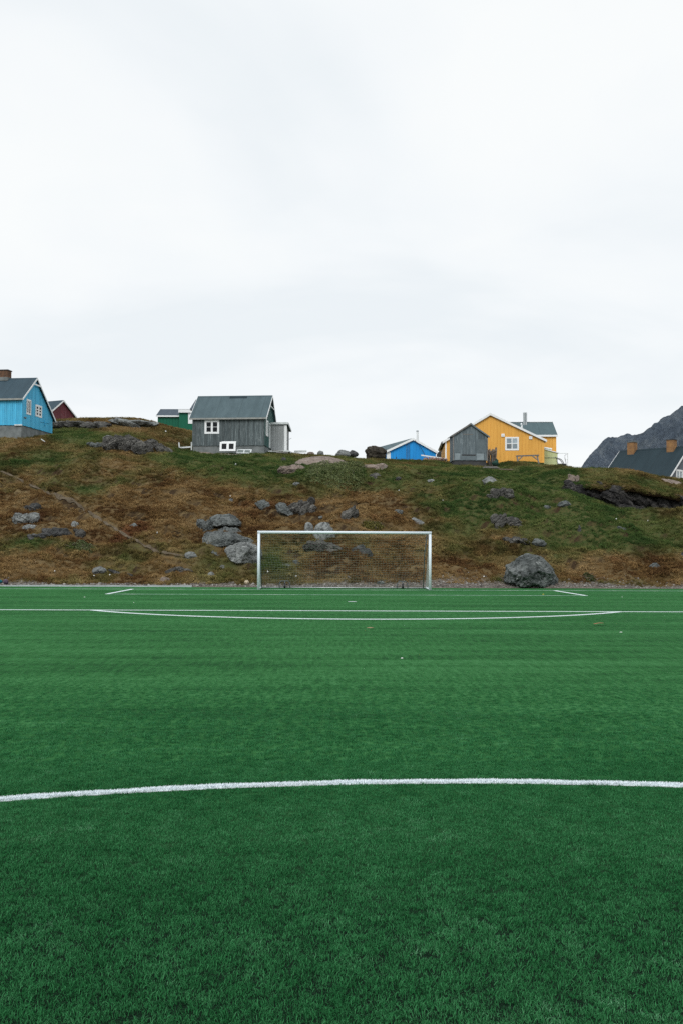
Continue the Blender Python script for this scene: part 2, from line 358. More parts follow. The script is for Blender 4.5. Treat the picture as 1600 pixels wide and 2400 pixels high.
def hit(px, py, y0=48.4, y1=125):
    """where the sight line through a photo point meets the hill"""
    Ys = np.arange(y0, y1, 0.12); d = ray(px, py); T = Ys/d[1]
    P = np.array([0, 0, CAMH]) + d*T[:, None]; g = P[:, 2] - height(P[:, 0], P[:, 1])
    k = np.argmax(g < 0) if (g < 0).any() else len(Ys)-1
    p = P[k].copy(); p[2] = height(p[0:1], p[1:2])[0]; return p
def gz(x, y): return float(height(np.array([x]), np.array([y]))[0])
def normal_at(x, y, e_=0.35):
    h = height(np.array([x-e_, x+e_, x, x]), np.array([y, y, y-e_, y+e_]), False)
    return Vector(((h[0]-h[1])/(2*e_), (h[2]-h[3])/(2*e_), 1)).normalized()

# plant-cover zones, given as blobs (photo x, y, half-width, half-height, weight): + greener, - browner
ZONES = [(560,1090,150,34,.95),(690,1105,120,30,.35),(90,1070,170,30,.35),(200,1150,50,10,.55),(130,1012,90,14,.75),(200,1030,90,16,.55),(1130,1170,170,45,.75),(1300,1190,180,60,.80),
    (1480,1245,170,42,.95),(1100,1115,180,32,.55),(1350,1110,170,22,.45),(1550,1155,90,14,.25),(90,1272,70,12,.8),(190,1285,40,9,.9),(1440,1290,220,26,.35),(1060,1240,60,30,.45),(560,1330,70,28,.45),
    (640,1310,40,40,.5),(840,1115,90,35,.6),(1180,1360,60,10,.55),(1420,1368,40,8,.5),(420,1070,90,14,.5),(960,1075,90,20,.25),(330,1040,60,14,.25),
    (300,1220,190,60,-.45),(60,1200,120,30,-.45),(80,1330,160,28,-.4),(640,1230,130,40,-.5),(900,1190,180,40,-.5),(1060,1345,90,26,-.65),(1480,1330,160,26,-.6),(1250,1075,200,10,-.1),(400,1160,140,30,-.35),(820,1330,240,30,-.2)]
RUST = [(620,1185,60,10,.7),(240,1270,60,12,.8),(300,1250,45,16,.6),(880,1215,90,14,.5),(1090,1340,60,16,.6),(1420,1315,60,14,.45),(70,1215,70,16,.4),(1530,1100,70,8,.5),(330,1235,50,14,.5),(590,1210,90,16,.6),(160,1310,70,10,.5),(420,1340,60,12,.5),(1080,1300,60,14,.35)]
def zone(P, table):
    x, y = to_px(P); s = np.zeros(len(P))
    for cx_, cy_, a, b, w in table: s += w*np.exp(-(((x-cx_)/a)**2 + ((y-cy_)/b)**2))
    return s
PATHPX = [(-60,1082),(0,1105),(45,1122),(85,1143),(130,1160),(165,1175),(200,1196),(230,1213),(262,1234),(290,1250),(330,1275),(370,1293),(400,1298),(440,1303)]
_px = np.array(PATHPX, float); _tt = np.linspace(0, len(_px)-1, 110)
_pp = np.c_[np.interp(_tt, np.arange(len(_px)), _px[:, 0]), np.interp(_tt, np.arange(len(_px)), _px[:, 1])]
PATH = np.array([hit(*p) for p in _pp])
for _ in range(2): PATH[1:-1] = (PATH[:-2] + 2*PATH[1:-1] + PATH[2:])/4
PATH[:, 2] = height(PATH[:, 0], PATH[:, 1])
def path_dist(X, Y):
    best = np.full(len(X), 1e9); P_ = PATH[::4, :2]
    for a, b in zip(P_[:-1], P_[1:]):
        d = b-a; t = np.clip(((X-a[0])*d[0] + (Y-a[1])*d[1])/(d@d), 0, 1)
        best = np.minimum(best, np.hypot(X-a[0]-t*d[0], Y-a[1]-t*d[1]))
    return best
def green_of(P):
    g = 0.40 + 0.86*zone(P, ZONES) + 0.50*fbm(P[:, 0]/4.2+3, P[:, 1]/6.5, 4) + 0.25*fbm(P[:, 0]/0.9, P[:, 1]/1.4+7, 3)
    return np.clip(g, 0, 1)
def rust_of(P):
    g = zone(P, RUST) - 0.08 + 0.55*fbm(P[:, 0]/2.2+11, P[:, 1]/3.4+2, 4) + 0.30*fbm(P[:, 0]/0.6, P[:, 1]/0.8, 2) - 0.02
    return np.clip(g, 0, 1)
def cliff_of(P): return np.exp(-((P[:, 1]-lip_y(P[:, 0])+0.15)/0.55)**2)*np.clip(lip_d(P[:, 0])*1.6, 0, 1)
def dirt_of(P):
    d = np.exp(-np.maximum(P[:, 1]-48.3, 0)/(1.15 + 0.9*pn(P[:, 0]/3.1, P[:, 1]*0+3.3)))
    return np.clip(d*1.25 - 0.15 + 0.5*np.exp(-(path_dist(P[:, 0], P[:, 1])/0.28)**2), 0, 1)

gx = np.concatenate([np.linspace(-420, -60, 10)[:-1], np.linspace(-60, -34, 40)[:-1], np.arange(-34, 34, 0.22), np.linspace(34, 60, 40), np.linspace(60, 420, 10)[1:]])
gy = np.concatenate([np.arange(48.3, 104, 0.22), np.linspace(104, 130, 26), np.linspace(130, 420, 12)[1:]])
GX, GY = np.meshgrid(gx, gy); GZ = height(GX, GY)
pd = path_dist(GX.ravel(), GY.ravel()).reshape(GX.shape)
GZ = GZ - 0.16*np.exp(-(pd/0.36)**2)
V = np.c_[GX.ravel(), GY.ravel(), GZ.ravel()]
nx, ny = len(gx), len(gy)
ii = (np.arange(ny-1)[:, None]*nx + np.arange(nx-1)[None]).ravel()
Fq = np.c_[ii, ii+1, ii+nx+1, ii+nx]
def mesh_np(name, V, Fc, smooth=True):
    me = bpy.data.meshes.new(name); k = Fc.shape[1]
    me.vertices.add(len(V)); me.vertices.foreach_set('co', np.ascontiguousarray(V, dtype=np.float32).ravel())
    me.loops.add(Fc.size); me.loops.foreach_set('vertex_index', np.ascontiguousarray(Fc, dtype=np.int32).ravel())
    me.polygons.add(len(Fc)); me.polygons.foreach_set('loop_start', np.arange(0, Fc.size, k, dtype=np.int32))
    me.polygons.foreach_set('use_smooth', np.full(len(Fc), smooth))
    me.update(calc_edges=True); return me
def fattr(me, name, vals, dom='POINT'):
    a = me.attributes.new(name, 'FLOAT', dom); a.data.foreach_set('value', np.ascontiguousarray(vals, dtype=np.float32))

# hill cover
C_BROWN, C_TAN, C_GREEN, C_OLIVE, C_RUST = (0.115, 0.074, 0.032), (0.175, 0.128, 0.064), (0.050, 0.078, 0.024), (0.100, 0.090, 0.034), (0.115, 0.050, 0.025)
t = NT('tundra_ground')
co = t.coord('World'); na = t.noise(co, 1.1, 5, 0.6); nb = t.noise(co, 6, 4, 0.65); nc = t.noise(co, 28, 3, 0.7)
brown = t.mix(t.ramp(na, [(0.35, 0.0), (0.65, 1.0)]), C_BROWN, C_TAN)
grn = t.mix(t.ramp(nb, [(0.35, 0.0), (0.65, 1.0)]), C_GREEN, C_OLIVE)
gf = t.math('ADD', t.attr('green'), t.math('MULTIPLY', t.math('SUBTRACT', nb, 0.5), 0.9), True)
col = t.mix(t.ramp(gf, [(0.30, 0.0), (0.72, 1.0)]), brown, grn)
rf_ = t.math('ADD', t.attr('rust'), t.math('MULTIPLY', t.math('SUBTRACT', nb, 0.5), 0.8), True)
col = t.mix(t.ramp(rf_, [(0.28, 0.0), (0.65, 0.85)]), col, C_RUST)
soil = t.ramp(t.noise(co, 9, 5, 0.75), [(0.33, (0.075, 0.060, 0.048)), (0.52, (0.175, 0.150, 0.128)), (0.66, (0.31, 0.29, 0.27))])
df = t.math('ADD', t.attr('dirt'), t.math('MULTIPLY', t.math('SUBTRACT', nb, 0.5), 0.5), True)
col = t.mix(t.ramp(df, [(0.30, 0.0), (0.55, 1.0)]), col, soil)
nrm = t.new('ShaderNodeNewGeometry'); sp2 = t.new('ShaderNodeSeparateXYZ'); t.link(nrm.outputs['True Normal'], sp2.inputs[0])      # bare peat where the ground is too steep for plants
stp = t.math('ADD', sp2.outputs[2], t.math('MULTIPLY', t.math('SUBTRACT', nb, 0.5), 0.25))
col = t.mix(t.ramp(stp, [(0.54, 1.0), (0.68, 0.0)]), col, t.ramp(nc, [(0.35, (0.028, 0.018, 0.010)), (0.65, (0.070, 0.046, 0.026))]))
col = t.mix(t.ramp(t.attr('cliff'), [(0.25, 0.0), (0.5, 1.0)]), col, t.ramp(nb, [(0.35, (0.006, 0.006, 0.006)), (0.62, (0.035, 0.034, 0.032))]))  # near-black rock band under the lip; recess shade is put into its colour
t.bump(t.math('ADD', nb, t.math('MULTIPLY', nc, 0.6)), 0.8, 0.10)
HILL_MAT = t.fin(col, 0.95, 0.1)
me = mesh_np('hillside', V, Fq)
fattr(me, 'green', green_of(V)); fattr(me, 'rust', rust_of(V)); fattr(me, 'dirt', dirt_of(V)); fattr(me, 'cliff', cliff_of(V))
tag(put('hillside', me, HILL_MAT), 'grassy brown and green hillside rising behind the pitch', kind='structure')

# trail strip draped on the slope
bm = bmesh.new(); prev = None
PP = []
PP = list(PATH)
for i, p in enumerate(PP):
    d = PP[min(i+1, len(PP)-1)] - PP[max(i-1, 0)]; n = np.array([-d[1], d[0]]); n /= np.hypot(*n)
    w = 0.065 + 0.02*math.sin(i*0.35) + 0.02*math.sin(i*1.1)
    row = []
    for s in (-1, 0, 1):
        q = p[:2] + n*w*s; row.append(bm.verts.new((q[0], q[1], gz(*q) - (0.045 if s == 0 else 0.02))))
    if prev:
        for j in range(2): bm.faces.new((prev[j], prev[j+1], row[j+1], row[j]))
    prev = row
t = NT('trodden_soil'); co = t.coord('World')
t.bump(t.noise(co, 14, 4), 0.6, 0.05)
PATH_MAT = t.fin(t.ramp(t.noise(co, 5, 5, 0.7), [(0.35, (0.060, 0.046, 0.030)), (0.62, (0.150, 0.122, 0.088))]), 0.95, 0.1)
tag(put('path', from_bm('path', bm, True), PATH_MAT), 'narrow trodden path running down the hillside on the left', kind='structure')

# wide ground far around
bm = bmesh.new()
vs = [bm.verts.new((2600*math.cos(a), 2600*math.sin(a), -0.9)) for a in np.linspace(0, 2*math.pi, 48, endpoint=False)]
bm.faces.new(vs)
t = NT('far_tundra'); co = t.coord('World')
t_m = t.fin(t.ramp(t.noise(co, 0.02, 5, 0.6), [(0.35, (0.06, 0.045, 0.02)), (0.65, (0.05, 0.06, 0.025))]), 0.95, 0.1)
tag(put('ground', from_bm('ground', bm), t_m), kind='structure')

# low hill far behind, between the grey house and the bright blue hut
xs = np.linspace(-95, 30, 90); ys = np.linspace(150, 260, 50); HX, HY = np.meshgrid(xs, ys)
prof = np.interp(xs, [-95, -60, -30, -6, -2, 0.8, 3.0, 7, 14, 30], [4, 12, 21, 20.9, 20.2, 19.6, 19.0, 15.5, 9, 0])
HZ = prof[None]*np.clip(np.sin(np.clip((HY-150)/70, 0, 1)*math.pi/2)**0.8, 0, 1)*np.clip((260-HY)/40, 0, 1)**0.5 + 0.5*fbm(HX/5, HY/5, 4) - 0.6
HV = np.c_[HX.ravel(), HY.ravel(), HZ.ravel()]; a, b = len(xs), len(ys)
ii = (np.arange(b-1)[:, None]*a + np.arange(a-1)[None]).ravel()
me = mesh_np('hill', HV, np.c_[ii, ii+1, ii+a+1, ii+a]); fattr(me, 'green', 0.25+0.4*fbm(HV[:, 0]/9, HV[:, 1]/9, 3)); fattr(me, 'rust', 0.35+0.5*fbm(HV[:, 0]/6, HV[:, 1]/6, 3)); fattr(me, 'dirt', np.zeros(len(HV)))
tag(put('hill', me, HILL_MAT), kind='structure')

# mountains on the right
t = NT('hazy_mountain_rock'); co = t.coord('World')
a_ = t.noise(t.coord('World', (1, 1, 1.8)), 0.022, 8, 0.70, 0.9); b_ = t.noise(t.coord('World', (1.2, 0.6, 0.5)), 0.10, 7, 0.75, 0.4)
f = t.math('ADD', t.math('MULTIPLY', a_, 0.5), t.math('MULTIPLY', b_, 0.5))
c_ = t.ramp(f, [(0.36, (0.062, 0.084, 0.118)), (0.50, (0.122, 0.156, 0.198)), (0.62, (0.21, 0.245, 0.28))])  # blue of the distant air is mixed into the rock colour
c_ = t.mix(t.ramp(t.noise(co, 0.012, 5, 0.6), [(0.52, 0.0), (0.68, 0.5)]), c_, (0.082, 0.095, 0.085))
t.bump(t.math('ADD', b_, t.math('MULTIPLY', t.noise(co, 0.35, 5, 0.7), 0.5)), 1.0, 14)
MOUNT = t.fin(c_, 0.95, 0.1)
def mountain(pts, Yd, depth, seed, amp):
    """ridge line given by photo points at distance Yd, falling toward the camera and behind"""
    W_ = np.array([at(x, y, Yd) for x, y in pts])
    xs = np.linspace(W_[0, 0], W_[-1, 0], 240); rz = np.interp(xs, W_[:, 0], W_[:, 2])
    ts = np.concatenate([np.linspace(-1, 0, 60), np.linspace(0, 1, 30)[1:]])
    X_, T_ = np.meshgrid(xs, ts); Y_ = Yd + T_*depth
    Z_ = (rz[None]+20)*(1-np.abs(T_))**1.15 - 20
    m = np.minimum(1, np.abs(T_)*9)
    Z_ = Z_ + amp*m*(0.9*(np.abs(fbm(X_/62+seed, Y_/95, 5))-0.25)*-1.3 + 0.35*fbm(X_/17, Y_/21+seed, 4)) + 2.2*amp/30*fbm(X_/9, Y_/9, 3)
    Y_ = Y_ + (1-m)*3*fbm(X_/12, X_*0, 3)
    k = len(xs); n_ = len(ts); ii = (np.arange(n_-1)[:, None]*k + np.arange(k-1)[None]).ravel()
    return mesh_np('mountain', np.c_[X_.ravel(), Y_.ravel(), Z_.ravel()], np.c_[ii, ii+1, ii+k+1, ii+k])
m1 = put('mountain', mountain([(1352,1112),(1362,1092),(1380,1067),(1399,1048),(1412,1032),(1423,1025),(1440,1025),(1451,1022),(1472,1016),(1483,1020),(1501,1017),(1530,1015),(1600,1030),(1700,1080)], 1900, 420, 3.0, 34), MOUNT)
m2 = put('mountain', mountain([(1400,1120),(1450,1070),(1478,1036),(1492,1022),(1501,1016),(1516,1004),(1531,993),(1550,982),(1570,970),(1585,960),(1600,951),(1640,925),(1700,890),(1800,860),(1950,880),(2150,1000),(2300,1100)], 1500, 420, 8.0, 40), MOUNT)
tag(m1, kind='structure'); tag(m2, kind='structure')

# ------------------------------------------------------------------ the pitch
GOALY, GOALX = 45.22, 0.988
CCX, CCY, CR = 0.99, -1.84, 9.15
C_T1, C_T2, C_T3 = (0.009, 0.068, 0.016), (0.025, 0.130, 0.033), (0.050, 0.192, 0.062)
t = NT('artificial_turf')
co = t.coord('World')
fine = t.noise(t.coord('World', (1, 0.55, 1)), 42, 3, 0.75); mid = t.noise(t.coord('World', (1, 0.8, 1)), 9, 4, 0.65); big = t.noise(t.coord('World', (0.35, 1.0, 1)), 0.55, 5, 0.6, 0.4)
band = t.noise(t.coord('World', (0.04, 1.0, 1)), 1.6, 3, 0.6)
brush = t.noise(t.coord('World', (1, 0.10, 1)), 15, 3, 0.7)             # pile brushed along the pitch
f = t.math('ADD', t.math('ADD', t.math('MULTIPLY', t.math('ADD', t.math('MULTIPLY', fine, 0.3), t.math('MULTIPLY', brush, 0.7)), 0.36), t.math('MULTIPLY', mid, 0.24)), t.math('ADD', t.math('MULTIPLY', big, 0.20), t.math('MULTIPLY', band, 0.20)))
col = t.ramp(f, [(0.425, C_T1), (0.50, C_T2), (0.585, C_T3)])
# black rubber infill where the fibres are modelled one by one (nearer than about 10 m), fibre colour where they are not
sp_ = t.new('ShaderNodeSeparateXYZ'); t.link(t.coord('World'), sp_.inputs[0])
mr = t.new('ShaderNodeMapRange'); mr.inputs['From Min'].default_value = 4.5; mr.inputs['From Max'].default_value = 8.2; t.link(sp_.outputs[1], mr.inputs[0])
lat = t.math('SUBTRACT', t.math('ABSOLUTE', sp_.outputs[0]), t.math('ADD', t.math('MULTIPLY', sp_.outputs[1], 0.345), 3.9)); back_ = t.math('SUBTRACT', 1.3, sp_.outputs[1])
out_ = t.math('MULTIPLY', t.math('MAXIMUM', lat, back_), 2.0, True)
col = t.mix(t.math('MAXIMUM', mr.outputs[0], out_), t.ramp(fine, [(0.35, (0.001, 0.007, 0.003)), (0.65, (0.003, 0.017, 0.007))]), col)
t.bump(t.math('ADD', fine, t.math('MULTIPLY', mid, 0.4)), 0.9, 0.035)
t.p.inputs['Sheen Weight'].default_value = 0.04; t.p.inputs['Sheen Roughness'].default_value = 0.5; t.p.inputs['Sheen Tint'].default_value = (0.5, 0.9, 0.6, 1)
TURF = t.fin(col, 0.9, 0.03)
bm = bmesh.new()
def sheet(bm, x0, x1, y0, y1, z):
    bm.faces.new([bm.verts.new(p) for p in ((x0,y0,z),(x1,y0,z),(x1,y1,z),(x0,y1,z))])
sheet(bm, -38, 40, -60, 48.3, 0.0)
tag(put('turf', from_bm('turf', bm), TURF), 'green artificial turf pitch', kind='structure')
t = NT('white_turf_line'); co = t.coord('World')
n_ = t.noise(co, 30, 4, 0.75); n2_ = t.noise(co, 2.2, 4, 0.65)
t.bump(n_, 0.9, 0.03)
f = t.math('ADD', t.math('MULTIPLY', n_, 0.55), t.math('MULTIPLY', n2_, 0.45))
LINE = t.fin(t.ramp(f, [(0.34, (0.54, 0.66, 0.64)), (0.46, (0.78, 0.86, 0.89))]), 0.85, 0.2)
t = NT('faint_turf_line'); co = t.coord('World')          # the older lines near the goal are worn thin
n_ = t.noise(co, 30, 4, 0.75); n2_ = t.noise(co, 1.3, 4, 0.7)
f = t.math('ADD', t.math('MULTIPLY', n_, 0.45), t.math('MULTIPLY', n2_, 0.55))
LINE_FAINT = t.fin(t.ramp(f, [(0.36, (0.08, 0.22, 0.13)), (0.50, (0.26, 0.42, 0.33)), (0.62, (0.55, 0.66, 0.60))]), 0.85, 0.2)
def line_obj(name, bm, mat): return tag(put(name, from_bm(name, bm), mat), kind='structure')
def strip(name, x0, x1, y0, y1, z=0.010, mat=LINE):
    bm = bmesh.new(); bx(bm, (x0, y0, 0.002), (x1, y1, z)); return line_obj(name, bm, mat)
def ring(name, cx_, cy_, R, a0, a1, w=0.12, z=0.008, n=160, wob=0.0, mat=LINE):
    bm = bmesh.new(); pr = None
    for k in range(n+1):
        a = a0 + (a1-a0)*k/n; q = wob*math.sin(k*0.61)*math.sin(k*0.17+1)
        row = [bm.verts.new((cx_+(R+s*w/2+q)*math.sin(a), cy_+(R+s*w/2+q)*math.cos(a), h_)) for s, h_ in ((-1, 0.002), (-1, z), (1, z), (1, 0.002))]
        if pr:
            for j in range(3): bm.faces.new((pr[j], pr[j+1], row[j+1], row[j]))
        pr = row
    return line_obj(name, bm, mat)
lw = 0.11
strip('goal_line', GOALX-34, GOALX+34, GOALY-lw/2, GOALY+lw/2, 0.012, LINE_FAINT)
strip('goal_area_line', GOALX-9.16, GOALX+9.16, GOALY-5.5-0.05, GOALY-5.5+0.05, 0.012, LINE_FAINT)
for s in (-1, 1): strip('goal_area_line', GOALX+s*9.16-0.07, GOALX+s*9.16+0.07, GOALY-5.45, GOALY-0.06)
strip('penalty_area_line', GOALX-20.16, GOALX+20.16, GOALY-16.5-lw/2, GOALY-16.5+lw/2)
for s in (-1, 1): strip('penalty_area_line', GOALX+s*20.16-lw/2, GOALX+s*20.16+lw/2, GOALY-16.44, GOALY-0.06)
ac = math.acos(5.5/9.15)
ring('penalty_arc', GOALX, GOALY-11, CR, math.pi-ac, math.pi+ac, 0.13, 0.013, 60)
bm = bmesh.new(); bm.faces.new([bm.verts.new((GOALX+0.02+0.15*math.cos(a), GOALY-11+0.13*math.sin(a), 0.008)) for a in np.linspace(0, 2*math.pi, 20, endpoint=False)])
line_obj('penalty_spot', bm, LINE)
ring('centre_circle', CCX, CCY, CR-0.06, 0, 2*math.pi, 0.06, 0.008, 400)
strip('halfway_line', GOALX-34, GOALX+34, CCY-0.06, CCY+0.06, 0.012)

# kerb between the turf and the gravel
bm = bmesh.new()
for k in range(0, 60):
    x0 = -38 + k*1.0
    if x0 > -6.3: break
    bx(bm, (x0+0.004, 48.30, -0.2), (x0+0.996, 48.42, 0.065 + 0.012*math.sin(k*2.1)))
tag(put('kerb', from_bm('kerb', bm), plain('pale_kerb', (0.46, 0.50, 0.52), (0.34, 0.37, 0.38), 2.0, 0.9, 0.2)), kind='structure')

# turf fibres (near field): blades gathered in small tufts, instanced; the white ring is its own mesh of white blades
def scatter(name, pts, rot, sc, attrs, proto, label, cat):
    me = bpy.data.meshes.new(name); me.vertices.add(len(pts)); me.vertices.foreach_set('co', np.ascontiguousarray(pts, dtype=np.float32).ravel())
    fattr(me, 'sc', sc)
    a = me.attributes.new('rot', 'FLOAT_VECTOR', 'POINT'); a.data.foreach_set('vector', np.ascontiguousarray(rot, dtype=np.float32).ravel())
    for k, v in attrs.items(): fattr(me, k, v)
    o = put(name, me)
    ng = bpy.data.node_groups.new(name, 'GeometryNodeTree')
    ng.interface.new_socket('Geometry', in_out='INPUT', socket_type='NodeSocketGeometry'); ng.interface.new_socket('Geometry', in_out='OUTPUT', socket_type='NodeSocketGeometry')
    N, L = ng.nodes, ng.links
    gi, go = N.new('NodeGroupInput'), N.new('NodeGroupOutput'); ip = N.new('GeometryNodeInstanceOnPoints'); oi = N.new('GeometryNodeObjectInfo')
    oi.inputs['Object'].default_value = proto; oi.inputs['As Instance'].default_value = True
    ra = N.new('GeometryNodeInputNamedAttribute'); ra.data_type = 'FLOAT_VECTOR'; ra.inputs['Name'].default_value = 'rot'
    sa = N.new('GeometryNodeInputNamedAttribute'); sa.data_type = 'FLOAT'; sa.inputs['Name'].default_value = 'sc'
    L.new(gi.outputs[0], ip.inputs['Points']); L.new(oi.outputs['Geometry'], ip.inputs['Instance'])
    L.new(ra.outputs[0], ip.inputs['Rotation']); L.new(sa.outputs[0], ip.inputs['Scale']); L.new(ip.outputs[0], go.inputs[0])
    md = o.modifiers.new('scatter', 'NODES'); md.node_group = ng
    return tag(o, label, cat, kind='stuff')
def blades(n, R, h0, h1, w, lean, seed, curve=0.35, ox=None):
    """numpy blades: two-segment tapering strips; returns verts, quads+tris as tris, per-vertex random"""
    r_ = np.random.default_rng(seed)
    if ox is None:
        rad = R*np.sqrt(r_.random(n)); th = r_.random(n)*2*np.pi; ox = np.c_[rad*np.cos(th), rad*np.sin(th)]
    n = len(ox); h = h0 + (h1-h0)*r_.random(n); a = r_.random(n)*2*np.pi; le = lean*np.sqrt(r_.random(n))
    dr = np.c_[np.cos(a), np.sin(a)]; b = r_.random(n)*np.pi; sd_ = np.c_[np.cos(b), np.sin(b)]*w*0.5*(0.7+0.6*r_.random(n))[:, None]
    base = np.c_[ox, np.zeros(n)]; s3 = np.c_[sd_, np.zeros(n)]
    mid = base + np.c_[dr*(h*le*0.42)[:, None], h*0.58]; tip = base + np.c_[dr*(h*le*(1+curve))[:, None], h*(1-0.25*le)]
    V = np.stack([base-s3, base+s3, mid-s3*0.85, mid+s3*0.85, tip], 1).reshape(-1, 3)
    k = np.arange(n)[:, None]*5
    T = np.concatenate([k+np.array([[0,1,3]]), k+np.array([[0,3,2]]), k+np.array([[2,3,4]])], 0)
    return V, T, np.repeat(r_.random(n), 5)
def proto(name, V, T, rv, mat):
    me = mesh_np(name, V, T, False); fattr(me, 'brnd', rv); me.materials.append(mat)
    return bpy.data.objects.new(name, me)
t = NT('turf_fibre')
tv = t.attr('tint', 'INSTANCER'); br = t.attr('brnd')
f = t.math('ADD', t.math('MULTIPLY', br, 0.55), t.math('MULTIPLY', tv, 0.45))
col = t.ramp(f, [(0.08, (0.004, 0.050, 0.013)), (0.45, (0.020, 0.138, 0.042)), (0.80, (0.055, 0.225, 0.086)), (0.97, (0.15, 0.33, 0.19))])
t.p.inputs['Sheen Weight'].default_value = 0.03; t.p.inputs['Sheen Roughness'].default_value = 0.6; t.p.inputs['Sheen Tint'].default_value = (0.55, 0.85, 0.7, 1)
FIBRE = t.fin(col, 0.7, 0.06)
t = NT('white_fibre'); FIBREW = t.fin(t.ramp(t.attr('brnd'), [(0.0, (0.74, 0.82, 0.88)), (0.4, (0.86, 0.92, 0.96))]), 0.6, 0.3)
tp = [proto('turf_tuft', *blades(78, 0.044, 0.009, 0.020, 0.0025, 0.85, 100+i, 0.25), FIBRE) for i in range(3)]
def turf_points(y0, y1, sp):
    P = []
    for y in np.arange(y0, y1, sp):
        hw = 0.345*y + 4.5
        x = np.arange(-hw, hw, sp); P.append(np.c_[x, np.full(len(x), y)])
    P = np.concatenate(P); P += (rng.random(P.shape)-0.5)*sp*0.95; return P
TP = np.concatenate([turf_points(1.0, 8.0, 0.052), turf_points(8.0, 16.0, 0.082)])
TS = np.where(TP[:, 1] < 8.0, 1.0 - 0.04*np.maximum(TP[:, 1]-5, 0), 1.15*np.clip((16.5-TP[:, 1])/8.5, 0.06, 1)**1.2)       # the pile sinks into the plain turf with distance
dr_ = np.abs(np.hypot(TP[:, 0]-CCX, TP[:, 1]-CCY) - (CR-0.06))
keep = (dr_ > 0.040)
TP, TS = TP[keep], TS[keep]
tint = np.clip(0.5 + 0.50*fbm(TP[:, 0]/0.16, TP[:, 1]/0.22, 3) + 0.28*fbm(TP[:, 0]/1.6+4, TP[:, 1]/1.1, 2) + 0.30*(rng.random(len(TP))-0.5), 0, 1)
gi_ = rng.integers(0, 3, len(TP))
for k in range(3):
    q = gi_ == k; n_ = q.sum()
    scatter('turf_fibres', np.c_[TP[q], np.zeros(n_)], np.c_[(rng.random(n_)-0.5)*0.3, (rng.random(n_)-0.5)*0.3, rng.random(n_)*6.28], TS[q]*(0.85+0.35*rng.random(n_)), {'tint': tint[q]}, tp[k], 'short green fibres of the artificial turf in the foreground', 'artificial grass')
th = -0.95 + 1.9*rng.random(78000); rr = CR-0.06 + (rng.random(78000)-0.5)*0.060 + 0.008*np.sin(th*55) + 0.006*np.sin(th*131)
o2 = np.c_[CCX+rr*np.sin(th), CCY+rr*np.cos(th)]
Vw, Tw, rw = blades(0, 0, 0.016, 0.028, 0.0042, 0.45, 55, 0.35, o2); Vw[:, 2] += 0.004
me = mesh_np('white_line_fibres', Vw, Tw, False); fattr(me, 'brnd', rw)
tag(put('white_line_fibres', me, FIBREW), 'white fibres of the centre circle line on the green turf', 'painted line', kind='stuff')

# ------------------------------------------------------------------ rocks
def rock_bm(bm, size, seed, M_=None, sub=4, cuts=9, rough=0.10, flat=0.0, taper=0.0):
    r_ = np.random.default_rng(seed); tmp = bmesh.new(); bmesh.ops.create_icosphere(tmp, subdivisions=sub, radius=1.0)
    co = np.array([v.co[:] for v in tmp.verts])
    for k in range(cuts):
        n = r_.normal(size=3); n[2] += 0.25; n /= np.linalg.norm(n); d = 0.60 + 0.30*r_.random()
        s = co @ n - d; co -= np.where(s > 0, s, 0)[:, None]*n*0.92
    for k in range(cuts*2):              # smaller chips knocked off the edges
        n = r_.normal(size=3); n /= np.linalg.norm(n); pr = co @ n; d = pr.max()*(0.90 + 0.08*r_.random())
        co -= np.where(pr > d, pr-d, 0)[:, None]*n*0.95
    o = r_.random(3)*50
    co2 = co*np.array(size)
    s_ = max(size)
    q = co2/s_*1.9 + o
    nn = fbm(q[:, 0]+q[:, 2]*0.7, q[:, 1]+q[:, 2]*0.9, 4)
    nn2 = np.abs(fbm(q[:, 0]*2.3+q[:, 1], q[:, 2]*3.1, 3))
    nr = co/np.linalg.norm(co, axis=1, keepdims=True)
    co2 = co2 + nr*np.minimum(s_, 3*min(size))[..., None]*(rough*nn - rough*0.7*nn2)[:, None]
    co2 = co2 + nr*(min(s_, 2.5*min(size))*0.05*fbm(q[:, 0]*5+q[:, 2]*3, q[:, 1]*5-q[:, 2]*4, 3))[:, None]
    if flat:
        hz_ = (co2[:, 2] + 0.45*co2[:, 0])/size[2]*3.2 + nn*2.2; lay = hz_ - np.floor(hz_); co2 += nr*(flat*0.16*min(size)*(lay-0.5))[:, None]
    if taper: co2[:, :2] *= (1 - taper*np.clip(co2[:, 2]/size[2]*0.5+0.5, 0, 1))[:, None]
    M_ = M_ or Matrix.Identity(4)
    vs = [bm.verts.new(M_ @ Vector(c)) for c in co2]; tmp.verts.ensure_lookup_table()
    for f in tmp.faces: bm.faces.new([vs[v.index] for v in f.verts])
    tmp.free()
FOOT = []          # ellipses kept free of grass
RN = [0]
